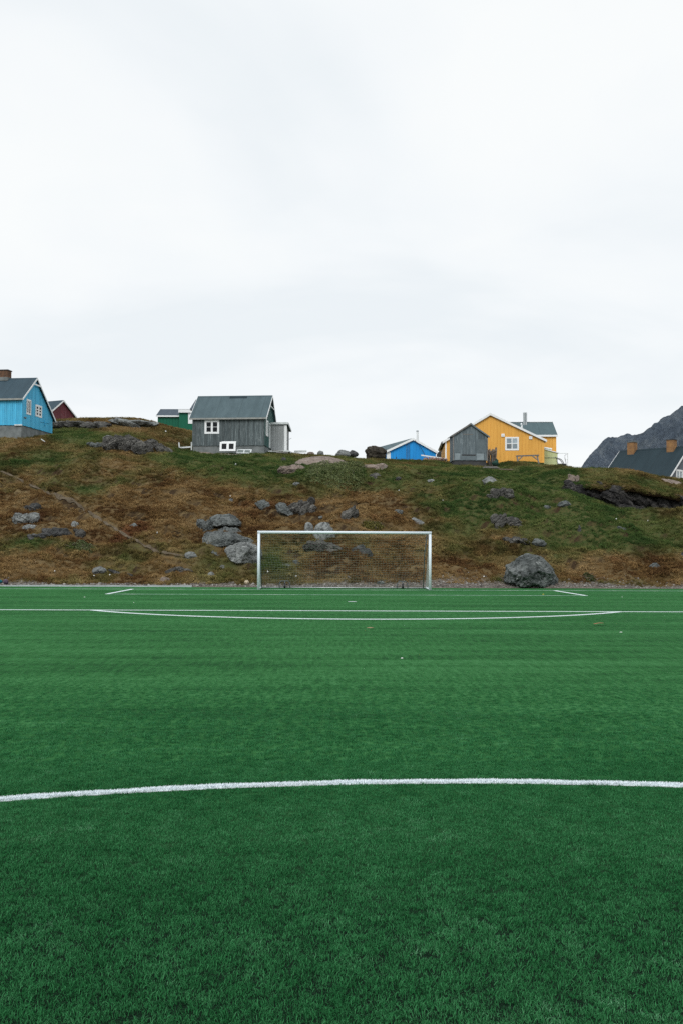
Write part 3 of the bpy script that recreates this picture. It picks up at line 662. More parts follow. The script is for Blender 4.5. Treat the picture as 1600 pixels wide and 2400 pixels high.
def boulder(name, label, x0, x1, y0, y1, mat, sub=4, cuts=9, deep=0.85, sink=0.35, rz=None, group=None, Yd=None, rough=0.10, cat='boulder', tilt=0.0, taper=0.22):
    """free-standing stone seen in the photo rectangle x0..x1, y0..y1"""
    RN[0] += 1; seed = RN[0]*13+5
    p = hit((x0+x1)/2, y1) if Yd is None else at((x0+x1)/2, y1, Yd)
    Y = p[1]; w = (x1-x0)/F*Y; h = (y1-y0)/F*Y; d = w*deep
    hz = h/(2-sink)*1.04
    c = at((x0+x1)/2, y1, Y + d*0.36); zc = at((x0+x1)/2, y0, Y + d*0.36)[2] - hz
    bm = bmesh.new(); rock_bm(bm, (w/2*(1.08+taper*0.55), d/2*(1.08+taper*0.55), hz), seed, Euler((0, tilt, 0)).to_matrix().to_4x4(), sub, cuts, rough, 0.0, taper)
    o = put(name, from_bm(name, bm, True), mat, None, (c[0], Y + d*0.36, zc))
    if rz: o.rotation_euler = (0, 0, rz)
    FOOT.append((c[0], Y+d*0.36, w/2, d/2)); settle(o, y0, x0, x1); tag(o, label, cat, group); return o
def slab(name, label, x0, x1, y0, y1, mat, thick=0.35, sub=4, cuts=7, n=1, group=None, rz=0.0, cat='rock', out=0.0, flat=0.0, rough=0.09, yaw=0.0, stack=None):
    """bedrock lying in the slope: follows the ground between the photo rows y0 and y1"""
    RN[0] += 1; seed = RN[0]*17+3
    cx_ = (x0+x1)/2; a, b = hit(cx_, y1), hit(cx_, y0 + (y1-y0)*0.40); Y = (a[1]+b[1])/2
    w = (x1-x0)/F*Y; L_ = max(np.linalg.norm(b-a), 0.3); L_ = min(L_, 1.6*w); hm = (y1-y0)/F*Y; thick = float(np.clip(thick, 0.42*hm, 0.60*hm))
    c = Vector(((a[0]+b[0])/2, (a[1]+b[1])/2, (a[2]+b[2])/2)); up = normal_at(c.x, c.y); up = (up*0.8 + Vector((0, -0.25, 0.2))).normalized()
    X_ = Vector((1, 0, 0)); X_ = (X_ - up*X_.dot(up)).normalized(); Y_ = up.cross(X_)
    M_ = Matrix((X_, Y_, up)).transposed().to_4x4() @ Matrix.Rotation(yaw, 4, 'Y') @ Matrix.Rotation(rz, 4, 'Z')
    bm = bmesh.new(); r_ = np.random.default_rng(seed)
    if n == 1: rock_bm(bm, (w/2*1.06, L_/2*1.06, thick), seed, M_ @ Matrix.Translation((0, 0, out)), sub, cuts, rough, flat)
    else:
        for k in range(n):
            f = (k+0.5)/n
            T_ = Matrix.Translation(((f-0.5)*w*0.72 + r_.normal()*w*0.05, r_.normal()*L_*0.20, out + r_.normal()*0.06))
            rock_bm(bm, (w/2*(1.45/n**0.55)*(0.75+0.5*r_.random()), L_/2*(0.55+0.35*r_.random()), thick*(0.7+0.6*r_.random())), seed*3+k,
                    M_ @ T_ @ Euler((r_.normal()*0.22, r_.normal()*0.22, r_.normal()*0.5)).to_matrix().to_4x4(), sub, cuts, rough, flat)
    o = put(name, from_bm(name, bm, True), mat)
    mw = Vector(c); 
    o.location = mw; settle(o, y0, x0, x1); FOOT.append((c.x, c.y, w/2*0.85, L_/2*0.85)); tag(o, label, cat, group); return o

def settle(o, y0, x0, x1):
    """sink or lift a stone until its top stands where it should"""
    me = o.data; co = np.empty(len(me.vertices)*3, np.float32); me.vertices.foreach_get('co', co)
    W_ = co.reshape(-1, 3) @ np.array(o.matrix_basis.to_3x3()).T + np.array(o.location)
    x, y = to_px(W_); o.location.z += (np.percentile(y, 0.5) - y0)/F*o.location.y
    o.location.x += ((x0+x1)/2 - (np.percentile(x, 1)+np.percentile(x, 99))/2)/F*o.location.y
def outcrop(name, label, x0, x1, y0, y1, mat, n=5, tilt=0.3, sub=4, cuts=10, flat=0.8, rough=0.12, cat='outcrop', lean=1.0, prof=None, Yd=None):
    """bedrock breaking out of the slope in several tilted lumps, one body"""
    RN[0] += 1; r_ = np.random.default_rng(RN[0]*29+1); W, Hh = x1-x0, y1-y0; bm = bmesh.new(); c0 = None
    for k in range(n):
        f = (k+0.5)/n + r_.normal()*0.25/n; env = 1-0.55*abs(2*f-1)**1.6 if prof is None else float(np.interp(f, *prof)); r1 = r_.random()
        wk = W/n*(2.1+0.9*r_.random()); hk = Hh*env*(0.62+0.35*r_.random()); yb = y1 - (Hh-hk)*(0.15+0.8*r1)*(1 if env > 0.6 else 0.4)
        cx_ = min(max(x0+W*f, x0+wk*0.4), x1-wk*0.4); p = hit(cx_, yb) if Yd is None else at(cx_, yb, Yd); Y = p[1]; m = Y/F
        c = at(cx_, yb-hk*0.42, Y+wk*m*0.25)
        if c0 is None: c0 = Vector(c)
        M_ = Matrix.Translation(Vector(c)-c0) @ Euler((0.25*r_.normal(), tilt+0.2*r_.normal(), 0.5*r_.normal())).to_matrix().to_4x4()
        rock_bm(bm, (wk*m*0.56, wk*m*0.50*lean, hk*m*0.60), RN[0]*31+k, M_, sub, cuts, rough, flat)
        FOOT.append((c[0], c[1], wk*m*0.45, wk*m*0.40))
    o = put(name, from_bm(name, bm, True), mat, None, c0); tag(o, label, cat); return o
def hull_rock(name, label, pts, mat, Yd=None, ref=None, rough=0.045, cat='boulder', iters=4):
    """angular stone: hull of corner points (photo x, y, depth offset in metres), broken up and roughened"""
    RN[0] += 1
    if Yd is None: Yd = hit(*ref)[1]
    W_ = [Vector(at(x, y, Yd+d)) for x, y, d in pts]; c = sum(W_, Vector())/len(W_); bm = bmesh.new()
    for p in W_: bm.verts.new(p-c)
    r = bmesh.ops.convex_hull(bm, input=bm.verts[:]); bmesh.ops.delete(bm, geom=[g for g in r['geom_interior'] if isinstance(g, bmesh.types.BMVert)], context='VERTS')
    bmesh.ops.triangulate(bm, faces=bm.faces[:])
    for k in range(iters):
        el = [e_ for e_ in bm.edges if e_.calc_length() > 0.11]
        if not el: break
        bmesh.ops.subdivide_edges(bm, edges=el, cuts=1); bmesh.ops.triangulate(bm, faces=[f_ for f_ in bm.faces if len(f_.verts) > 3])
        if k == 2: bmesh.ops.smooth_vert(bm, verts=bm.verts[:], factor=0.35, use_axis_x=True, use_axis_y=True, use_axis_z=True)
    bm.normal_update(); co = np.array([v.co[:] for v in bm.verts]); nr = np.array([v.normal[:] for v in bm.verts]); o = RN[0]*3.7
    a = fbm(co[:, 0]*1.5+co[:, 2]*0.7+o, co[:, 2]*1.9-co[:, 1]*0.8, 4); b = np.abs(fbm(co[:, 0]*2.6-co[:, 2]*1.6+o, co[:, 2]*3.3+co[:, 1]*2, 3)); q = fbm(co[:, 0]*7+o, co[:, 2]*7+co[:, 1]*5, 2)
    co += nr*(rough*2.2*a - rough*2.0*np.clip(0.12-b, 0, 1)*6 + rough*0.6*q)[:, None]
    for v, p in zip(bm.verts, co): v.co = p
    o_ = put(name, from_bm(name, bm, True), mat, None, c); xs_ = [p.x for p in W_]; ys_ = [p.y for p in W_]
    FOOT.append(((min(xs_)+max(xs_))/2, (min(ys_)+max(ys_))/2, (max(xs_)-min(xs_))/2*0.9, (max(ys_)-min(ys_))/2*0.9)); tag(o_, label, cat); return o_
GR = 'rocks on the hillside'
hull_rock('boulder', 'large grey boulder at the foot of the slope right of the goal', [(1176,1350,.2),(1184,1329,.4),(1196,1318,.3),(1216,1303,.6),(1234,1298.5,.7),(1262,1304,.6),(1293,1328,.3),(1305,1350,.2),(1307,1366,.1),(1177,1366,.1),(1296,1375,-.2),(1228,1375,-.7),(1190,1367,-.3),
    (1206,1336,-.5),(1252,1311,-.15),(1262,1336,-.9),(1228,1352,-1.05),(1288,1345,-.55),(1228,1302,1.5),(1268,1310,1.6),(1195,1330,1.3),(1295,1345,1.4),(1240,1374,1.6)], R_GREY, ref=(1240, 1371), rough=0.075)
hull_rock('boulder', 'pale angular boulder touching the left goal post from behind, lowest of the outcrop', [(523.5,1289,.25),(531,1280,.5),(556,1273,.4),(584,1270,.6),(603,1280,.5),(616,1292,.9),(537,1311,-.1),(553,1320,-.35),(564,1319,-.4),(578,1287,-.35),(602,1328,.55),(614,1322,.9),(560,1276,1.3),(600,1280,1.4),(570,1326,1.3)], R_PALE, ref=(560, 1322))
hull_rock('rock_ledge', 'long grey rock ledge in the middle of the outcrop left of the goal', [(472,1260,.2),(480,1247,.3),(515,1243.5,.4),(550,1248,.4),(588,1261,.4),(603,1275,.5),(596,1280,.3),(525,1281,-.45),(487,1279,-.3),(473,1276,0),(510,1258,-.35),(550,1264,-.3),(500,1289,.5),(560,1292,.6),(500,1250,1.6),(580,1264,1.6)], R_GREY, ref=(530, 1285), cat='rock')
hull_rock('rock_ledge', 'domed grey rock with dark crack below, topmost of the outcrop left of the goal', [(489,1228,.1),(493,1214,.2),(509,1204.5,.3),(537,1203.5,.4),(556,1211,.3),(567,1225,.2),(569,1236,.3),(553,1231,-.45),(529,1227,-.5),(508,1233,-.4),(492,1235,0),(520,1214,-.25),(545,1217,-.2),(520,1240,.7),(560,1240,.7),(510,1210,1.5),(555,1216,1.5)], R_GREY, ref=(528, 1238), cat='rock')
hull_rock('rock_ledge', 'rough grey rock wedged between the domed rock and the long ledge left of the goal', [(508,1240,.2),(527,1234,.3),(552,1237,.3),(570,1246,.4),(560,1250,.0),(515,1248,-.1),(530,1258,.5),(560,1258,.6),(530,1238,1.0)], R_GREY, ref=(535, 1248), cat='rock')
hull_rock('rock_ledge', 'small flat grey rock under the long ledge left of the goal', [(489,1286,.3),(505,1284,.3),(522,1288,.3),(526,1295,.2),(512,1304,-.2),(496,1296,-.1),(505,1303,.8)], R_GREY, ref=(508, 1302), cat='rock')
outcrop('rock_ledge', 'broken grey stones left of the domed top rock of the outcrop by the goal', 461, 500, 1212, 1250, R_GREY, 5, 0.2, cat='rock', flat=0.3)
hull_rock('boulder', 'round grey boulder just above the goal crossbar', [(735,1243,.2),(740,1230,.2),(755,1223,.3),(770,1225,.3),(782,1236,.2),(786,1250,.2),(784,1264,.0),(760,1268,-.4),(742,1264,-.3),(735,1255,0),(755,1238,-.3),(770,1245,-.45),(760,1228,1.1),(775,1240,1.1),(745,1240,1.0)], R_PALE, ref=(760, 1262))
boulder('boulder', 'small upright grey boulder left of the round one above the crossbar', 712, 736, 1224, 1248, R_PALE, 4, 8)
outcrop('rock', 'grey rock patch seen through the goal net below the round boulder', 712, 796, 1262, 1298, R_STRATA, 5, 0.3, cat='rock')
slab('rock', 'dark rock seen through the middle of the goal net', 832, 866, 1276, 1300, R_DARK, 0.35, 4, 8, n=2)
slab('rock', 'low grey rock seen through the lower left of the goal net', 662, 704, 1312, 1330, R_GREY, 0.25, 4, 8, n=2)
hull_rock('rock', 'smooth blue grey rock at the left end of the outcrop above the goal', [(595,1182,.2),(603,1173,.3),(620,1170,.3),(633,1177,.2),(637,1190,.2),(628,1196,-.1),(608,1193,-.2),(615,1180,-.2),(615,1200,.6),(615,1175,.9)], R_GREY, ref=(616, 1195), cat='rock')
hull_rock('rock', 'wedge shaped grey rock in the middle of the outcrop above the goal', [(643,1182,.2),(655,1177,.3),(668,1180,.3),(680,1193,.2),(690,1206,.2),(686,1213,.1),(672,1207,-.3),(655,1198,-.3),(660,1186,-.15),(670,1214,.6),(650,1200,.7),(660,1182,.9)], R_GREY, ref=(668, 1210), cat='rock')
outcrop('rock_outcrop', 'large rugged dark outcrop on the slope above the goal', 676, 740, 1161, 1210, R_STRATA, 8, 0.5)
outcrop('rock_outcrop', 'narrow broken outcrop on the slope above the middle of the crossbar', 800, 840, 1180, 1220, R_STRATA, 6, 0.4)
slab('rock', 'small dark stone on the slope above the right half of the crossbar', 923, 944, 1194, 1207, R_GREY, 0.25, 3, 8)
slab('rock', 'flat pale stone lying above the right end of the crossbar', 956, 1000, 1213, 1230, R_PALE, 0.25, 4, 8, yaw=0.1)
slab('rock_slab', 'large smooth pinkish rock slab on the hilltop between grey house and blue hut', 684, 828, 1070, 1101, R_PINK, 0.5, 5, 6, yaw=0.05, cat='rock slab')
slab('rock_slab', 'lower pinkish rock slab below the large one near the grey house', 648, 724, 1089, 1114, R_PINK, 0.45, 5, 7, cat='rock slab')
slab('rock_slab', 'cracked pale rock slab right of the large pinkish slab', 848, 902, 1086, 1104, R_PINK, 0.3, 4, 8, n=2, cat='rock slab')
slab('rock', 'striped grey rock beside the green scrub on the upper slope', 862, 896, 1108, 1126, R_STRATA, 0.35, 4, 8, flat=1.0)
slab('rock', 'small dark stone right of the striped rock on the upper slope', 926, 940, 1117, 1127, R_DARK, 0.22, 3, 8)
slab('rock', 'thin pale stone lying in the grass below the bright blue hut', 1000, 1020, 1123, 1131, R_PALE, 0.15, 3, 8)
outcrop('rock_outcrop', 'pale bluish rock face on the far left slope', 31, 96, 1192, 1231, R_PALE, 5, 0.3)
outcrop('rock', 'dark broken rock at the top of the left slope cluster', 58, 102, 1178, 1198, R_DARK, 5, 0.3, cat='rock')
slab('rock', 'long pale flat stone under the pale rock face on the left slope', 53, 90, 1229, 1242, R_PALE, 0.22, 4, 8)
slab('rock', 'small pale stone standing on the left slope near the path', 168, 186, 1221, 1240, R_PALE, 0.25, 4, 8)
outcrop('rock', 'dark split rock below the small pale stone on the left slope', 174, 202, 1240, 1264, R_STRATA, 3, 0.6, cat='rock')
outcrop('rock', 'dark low rock band at the bottom of the left slope cluster', 66, 108, 1250, 1266, R_DARK, 5, 0.2, cat='rock')
outcrop('rock', 'black rock band in the middle of the left slope cluster', 96, 168, 1234, 1258, R_DARK, 8, 0.3, cat='rock')
outcrop('rock_outcrop', 'dark layered outcrop below the knoll left of the grey house', 244, 330, 1014, 1060, R_STRATA, 6, 0.45, 5, prof=([0, 0.25, 0.6, 1], [0.7, 1.0, 0.9, 0.6]))
outcrop('rock_outcrop', 'tilted striped rock tailing off right of the dark layered outcrop', 312, 404, 1026, 1068, R_STRATA, 7, 0.55, 4, prof=([0, 0.3, 1], [1.0, 0.75, 0.3]))
outcrop('rock', 'low stones beside the green grass right of the sky blue house', 206, 246, 1036, 1050, R_GREY, 5, 0.2, cat='rock', flat=0.3)
slab('rock', 'pale slab lying left of the dark layered outcrop', 240, 270, 1020, 1032, R_PALE, 0.25, 4, 8)
outcrop('rock_outcrop', 'grey rock along the skyline right of the dark red house', 124, 256, 984, 1006, R_STRATA, 9, 0.2, 4, flat=0.5, prof=([0, 1], [0.95, 0.9]))
outcrop('rock_outcrop', 'pale grey whaleback rock on the skyline left of the green house', 262, 366, 982, 1004, R_PALE, 4, 0.12, 5, 6, 0.2, 0.08, prof=([0, 0.45, 1], [0.75, 1.0, 0.6]), lean=0.7)
slab('rock', 'flat pinkish rock strip in front of the grey house', 446, 514, 1056, 1066, R_PINK, 0.2, 4, 7)
hull_rock('boulder', 'dark mossy boulder standing on the hilltop left of the bright blue hut', [(853,1056,.2),(859,1048,.3),(874,1044,.4),(892,1047,.4),(904,1054,.3),(906,1061,.2),(897,1080,0),(868,1082,-.2),(857,1068,0),(872,1055,-.5),(892,1061,-.45),(870,1048,1.3),(895,1054,1.3),(880,1082,1.0),(862,1082,.4),(900,1082,.4)], R_MOSS, Yd=92, rough=0.06)
boulder('boulder', 'whitish rock with a dark side on the hilltop right of the grey house', 784, 822, 1054, 1070, R_PALE, 4, 8, 0.7, 0.3, Yd=98)
boulder('boulder', 'dark jagged rock leaning on the whitish one on the hilltop', 812, 840, 1055, 1070, R_DARK, 4, 10, 0.7, 0.3, Yd=99)
boulder('boulder', 'round pale stone on the hilltop between grey house and whitish rock', 743, 760, 1056, 1067, R_PALE, 4, 8, 0.8, 0.4, Yd=97)
boulder('boulder', 'heap of yellowish stones on the hilltop beside the grey porch', 718, 738, 1059, 1068, R_PINK, 4, 10, 0.8, 0.4, Yd=95)
boulder('boulder', 'grey rock heap between the bright blue hut and the yellow house', 1020, 1046, 1055, 1080, R_DARK, 4, 11, 0.9, 0.3, Yd=106)
slab('rock', 'pale flat rock on the slope below the grey shed', 1130, 1168, 1117, 1134, R_PALE, 0.25, 4, 8)
outcrop('rock_outcrop', 'grey outcrop under the pale flat rock below the grey shed', 1142, 1202, 1141, 1171, R_STRATA, 6, 0.35)
boulder('boulder', 'rounded stone in green grass below the yellow house', 1306, 1336, 1173, 1190, R_GREY, 4, 8, 0.8, 0.4)
slab('rock', 'small low stone left of the rounded stone below the yellow house', 1272, 1290, 1184, 1194, R_GREY, 0.2, 3, 8)
outcrop('rock_outcrop', 'striped grey outcrop slanting down right of the goal', 1151, 1224, 1201, 1241, R_STRATA, 7, 0.55, prof=([0, 0.3, 1], [0.9, 1.0, 0.45]))
outcrop('rock', 'long grey rock in the grass above the large boulder', 1180, 1240, 1257, 1279, R_STRATA, 5, 0.3, cat='rock')
outcrop('rock', 'split grey rock right of the long rock above the large boulder', 1246, 1278, 1259, 1283, R_GREY, 3, 0.1, cat='rock', flat=0.5)
boulder('boulder', 'small rounded dark boulder low on the far right slope', 1519, 1546, 1319, 1337, R_GREY, 4, 8, 0.85, 0.35)
slab('rock', 'small dark stone at the right edge of the slope', 1592, 1612, 1294, 1306, R_DARK, 0.3, 3, 8)
boulder('rock', 'narrow upright stone on the right slope', 1352, 1361, 1230, 1248, R_DARK, 3, 8, 0.9, 0.3, cat='rock')
slab('rock', 'low stones in the grass on the far right slope under the cliff', 1445, 1468, 1233, 1243, R_GREY, 0.2, 3, 8, n=2)
slab('rock', 'flat pale stone on the ridge right of the yellow house', 1340, 1388, 1098, 1104, R_PALE, 0.15, 4, 8)
outcrop('rock', 'broken reddish stones on the ridge under the yellow house', 1326, 1356, 1108, 1134, R_PINK, 6, 0.3, cat='rock', flat=0.4)
slab('rock', 'flat rock strip on the ridge in front of the dark roofed house', 1540, 1604, 1122, 1136, R_PINK, 0.2, 4, 8)
boulder('boulder', 'flat topped grey stone near the pitch edge on the left', 218, 250, 1327, 1346, R_PALE, 4, 8, 0.8, 0.35)
boulder('boulder', 'pale oval stone at the lower end of the path', 432, 465, 1293, 1309, R_PALE, 4, 8, 0.8, 0.4, tilt=0.15)
boulder('boulder', 'small white grey stone left of the goal near the pitch edge', 486, 506, 1340, 1355, R_PALE, 4, 8, 0.8, 0.3)
boulder('boulder', 'small pale stone below the pale angular boulder', 513, 530, 1324, 1334, R_PALE, 3, 8, 0.8, 0.4)
boulder('boulder', 'low sandy stone in the gravel left of the goal', 374, 400, 1352, 1365, R_PINK, 4, 8, 0.8, 0.45)
slab('rock', 'dark flat rock with pale top near the foot of the left slope', 394, 445, 1328, 1346, R_STRATA, 0.28, 4, 8, n=2, yaw=0.15)
slab('rock', 'thin dark rock edge right of the flat topped stone', 256, 312, 1334, 1344, R_DARK, 0.15, 3, 8, n=2)
boulder('boulder', 'small grey stone on a dark flat rock seen through the goal net', 882, 900, 1361, 1371, R_GREY, 3, 8, 0.8, 0.4)
slab('rock', 'pale pebble patch on the slope left of the outcrop top', 536, 548, 1168, 1176, R_PALE, 0.15, 3, 8)
slab('rock', 'grey stone in the grass below the lower pinkish slab', 686, 704, 1130, 1140, R_GREY, 0.22, 3, 8)
slab('rock', 'small grey stone above the goal left of the narrow outcrop', 746, 762, 1209, 1216, R_GREY, 0.2, 3, 8)
slab('rock', 'low stones beside the path halfway down the left slope', 302, 322, 1226, 1240, R_GREY, 0.18, 3, 8, n=2)

# cliff under the ridge on the far right
bm = bmesh.new(); r_ = np.random.default_rng(77)
for k in range(64):
    X = 16.7 + 15*(k/64)**0.9 + r_.normal()*0.25; D = float(lip_d(X)); ly = float(lip_y(np.array(X)))
    z0 = gz(X, ly-0.55); q = r_.random(); zt = z0 + D*(0.05 + 0.85*q)
    s = 0.28 + 0.55*r_.random()*min(1, D)
    rock_bm(bm, (s*1.5, s*0.8, s*0.60), 900+k, Matrix.Translation((X, ly-0.25+0.45*q+0.25*r_.normal(), zt-0.1)) @ Euler((0.2*r_.normal(), 0.55+0.22*r_.normal(), 0.3*r_.normal())).to_matrix().to_4x4(), 3, 11, 0.12, 1.0)
tag(put('rock_cliff', from_bm('rock_cliff', bm, True), R_RECESS), 'dark shaded overhanging rock face under the grassy ridge at the far right', 'cliff')
# turf ledge hanging over the cliff
xs = np.arange(17.6, 36, 0.2); rows = []
bm = bmesh.new(); prev = None
for i, X in enumerate(xs):
    ly = float(lip_y(np.array(X))); D = min(1.0, float(lip_d(X))/1.2); o_ = D*max(0.05, 0.50 + 0.9*float(fbm(np.array([X*0.55]), np.array([3.3]), 3)[0]) + 0.25*math.sin(X*3.1))
    yb = ly + 0.7; zb = gz(X, yb) + 0.02; zf = zb - 0.10 - 0.18*D
    row = [bm.verts.new(p) for p in ((X, yb, zb), (X, ly+0.1, zb-0.03), (X, ly-o_*0.6, (zb+zf)/2+0.02), (X, ly-o_, zf), (X, ly-o_*0.92, zf-0.22*D-0.03), (X, ly-o_*0.4, zf-0.20*D-0.05), (X, ly+0.35, zf-0.25))]
    if prev:
        for j in range(6): bm.faces.new((prev[j], prev[j+1], row[j+1], row[j]))
    prev = row
    rows.append((X, ly, o_, zb, zf))
me = from_bm('turf_ledge', bm, True); vv = np.array([v.co[:] for v in me.vertices])
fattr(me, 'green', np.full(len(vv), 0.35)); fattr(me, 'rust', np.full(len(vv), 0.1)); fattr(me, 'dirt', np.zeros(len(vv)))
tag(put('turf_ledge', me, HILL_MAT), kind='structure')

# ------------------------------------------------------------------ grass on the hill
t = NT('hill_grass')
tv = t.attr('tint', 'INSTANCER'); rv_ = t.attr('rust', 'INSTANCER'); iv = t.attr('rnd', 'INSTANCER'); br = t.attr('brnd')
f = t.math('ADD', t.math('MULTIPLY', br, 0.38), t.math('MULTIPLY', iv, 0.62))
brown = t.ramp(f, [(0.15, (0.075, 0.038, 0.018)), (0.5, (0.198, 0.120, 0.048)), (0.85, (0.34, 0.235, 0.112))])
grn = t.ramp(f, [(0.15, (0.036, 0.072, 0.022)), (0.5, (0.066, 0.106, 0.030)), (0.85, (0.150, 0.170, 0.058))])
col = t.mix(t.ramp(tv, [(0.22, 0.0), (0.95, 1.0)]), brown, grn)
rst = t.ramp(f, [(0.2, (0.060, 0.022, 0.013)), (0.8, (0.215, 0.100, 0.045))])
col = t.mix(t.ramp(rv_, [(0.30, 0.0), (0.7, 0.9)]), col, rst)
GRASS = t.fin(col, 0.9, 0.03)
N0 = 150000
# more tufts where the slope is near, spread over the seen wedge
Yr = 49.0 + (103-49.0)*rng.random(N0)**1.0; Xr = (rng.random(N0)*2-1)*(0.345*Yr + 3.5)
P = np.c_[Xr, Yr, height(Xr, Yr)]
ok = np.ones(N0, bool)
for cx_, cy_, a, b in FOOT: ok &= ((P[:, 0]-cx_)/(a*0.95))**2 + ((P[:, 1]-cy_)/(b*0.95))**2 > 1
ok &= path_dist(P[:, 0], P[:, 1]) > 0.24
ok &= rng.random(N0) > dirt_of(P)*1.15
_sl = np.hypot(height(Xr+0.12, Yr)-height(Xr-0.12, Yr), height(Xr, Yr+0.12)-height(Xr, Yr-0.12))/0.24
ok &= (_sl < 1.15) | (rng.random(N0) < 0.25)
ok &= ~((P[:, 0] > 16.5) & (np.abs(P[:, 1]-lip_y(P[:, 0])+0.1) < 0.55))
HOUSE_FOOT = [((-29.3,84.8),(-24.3,84.0),(-23.3,90.0),(-28.5,90.8)),((-11.2,89.0),(-4.9,88.3),(-4.4,92.8),(-10.6,93.6)),((11.5,97),(20.7,96.3),(21.3,104),(12,105)),((11.5,91),(14.5,91.1),(14.4,93),(11.4,93))]
for q in HOUSE_FOOT:
    ins = np.ones(N0, bool)
    for (ax, ay), (bx_, by_) in zip(q, q[1:]+q[:1]): ins &= ((bx_-ax)*(P[:, 1]-ay) - (by_-ay)*(P[:, 0]-ax)) > -0.05
    ok &= ~ins
P = P[ok]
# tufts along the turf ledge, hanging
LP = []
for X, ly, o_, zb, zf in rows:
    for k in range(7):
        q = rng.random(); LP.append((X+0.1*rng.normal(), ly+0.4-(o_+0.45)*q, zb - (zb-zf)*max(0, (q-0.35))/0.65))
    for k in range(5): LP.append((X+0.1*rng.normal(), ly-o_-0.02, zf-0.12*rng.random()))
P = np.concatenate([P, np.array(LP)])
n_ = len(P); GRN = green_of(P); RST = rust_of(P)
ht = np.clip(0.75 + 0.6*fbm(P[:, 0]/2.7, P[:, 1]/3.3, 3) + 0.35*rng.random(n_), 0.35, 1.5)
gp = [proto('grass_tuft', *blades(34, 0.16, 0.14, 0.38, 0.0105, 0.85, 300+i, 0.6), GRASS) for i in range(3)]
hp = []
for i in range(2):                                # heather: low dome of small leaves
    r2 = np.random.default_rng(400+i); m_n = 110; d = r2.normal(size=(m_n, 3)); d[:, 2] = np.abs(d[:, 2]); d /= np.linalg.norm(d, axis=1)[:, None]
    c = d*np.array([0.26, 0.26, 0.17])*(0.6+0.5*r2.random(m_n))[:, None]; u = r2.normal(size=(m_n, 3))*0.026; v = r2.normal(size=(m_n, 3))*0.026; v[:, 2] += 0.028
    Vh = np.stack([c-u, c+u, c+v*1.6], 1).reshape(-1, 3); hp.append(proto('heather_clump', Vh, np.arange(m_n*3).reshape(-1, 3), np.repeat(r2.random(m_n), 3), GRASS))
kind = np.where(rng.random(n_) < np.clip(0.22 + 0.75*RST + 0.2*(1-GRN), 0, 0.85), 3 + rng.integers(0, 2, n_), rng.integers(0, 3, n_))
for k in range(5):
    q = kind == k; m_n = q.sum()
    sc = ht[q]*(0.56 if k < 3 else 0.62)*(0.75+0.5*rng.random(m_n))
    rot = np.c_[(rng.random(m_n)-0.5)*0.4 + 0.15, (rng.random(m_n)-0.5)*0.4 + 0.28, (rng.random(m_n)-0.5)*1.2 if k < 3 else rng.random(m_n)*6.28]
    scatter('hill_grass' if k < 3 else 'heather', P[q] - np.array([0, 0, 0.02]), rot, sc, {'tint': GRN[q], 'rust': RST[q], 'rnd': np.clip(0.5+0.9*fbm(P[q][:, 0]/1.6, P[q][:, 1]/2.4, 3)+0.6*fbm(P[q][:, 0]/5+4, P[q][:, 1]/6, 2)+0.2*(rng.random(m_n)-0.5), 0, 1)},
            (gp+hp)[k], 'dry grass tufts covering the hillside' if k < 3 else 'low rusty heather clumps covering the hillside', 'grass' if k < 3 else 'heather')

# gravel and pebbles along the pitch edge
t = NT('gravel_stone'); GRAVEL = t.fin(t.ramp(t.attr('rnd', 'INSTANCER'), [(0.0, (0.07, 0.06, 0.055)), (0.6, (0.17, 0.155, 0.14)), (1.0, (0.36, 0.345, 0.32))]), 0.9, 0.2)
bm = bmesh.new(); rock_bm(bm, (0.5, 0.42, 0.3), 5, None, 2, 7); me = from_bm('pebble', bm, True); me.materials.append(GRAVEL); pb = bpy.data.objects.new('pebble', me)
m_n = 9000; Yg = 48.45 + rng.exponential(0.75, m_n); Xg = (rng.random(m_n)*2-1)*20.5; q = dirt_of(np.c_[Xg, Yg, Xg*0]) > 0.18; Xg, Yg = Xg[q], Yg[q]; m_n = len(Xg)
scatter('gravel', np.c_[Xg, Yg, height(Xg, Yg)+0.01], np.c_[np.zeros((m_n, 2)), rng.random(m_n)*6.28], np.clip(0.03+0.045*rng.exponential(0.7, m_n), 0.03, 0.24), {'rnd': rng.random(m_n)}, pb, 'loose gravel and stones along the edge of the pitch', 'gravel')

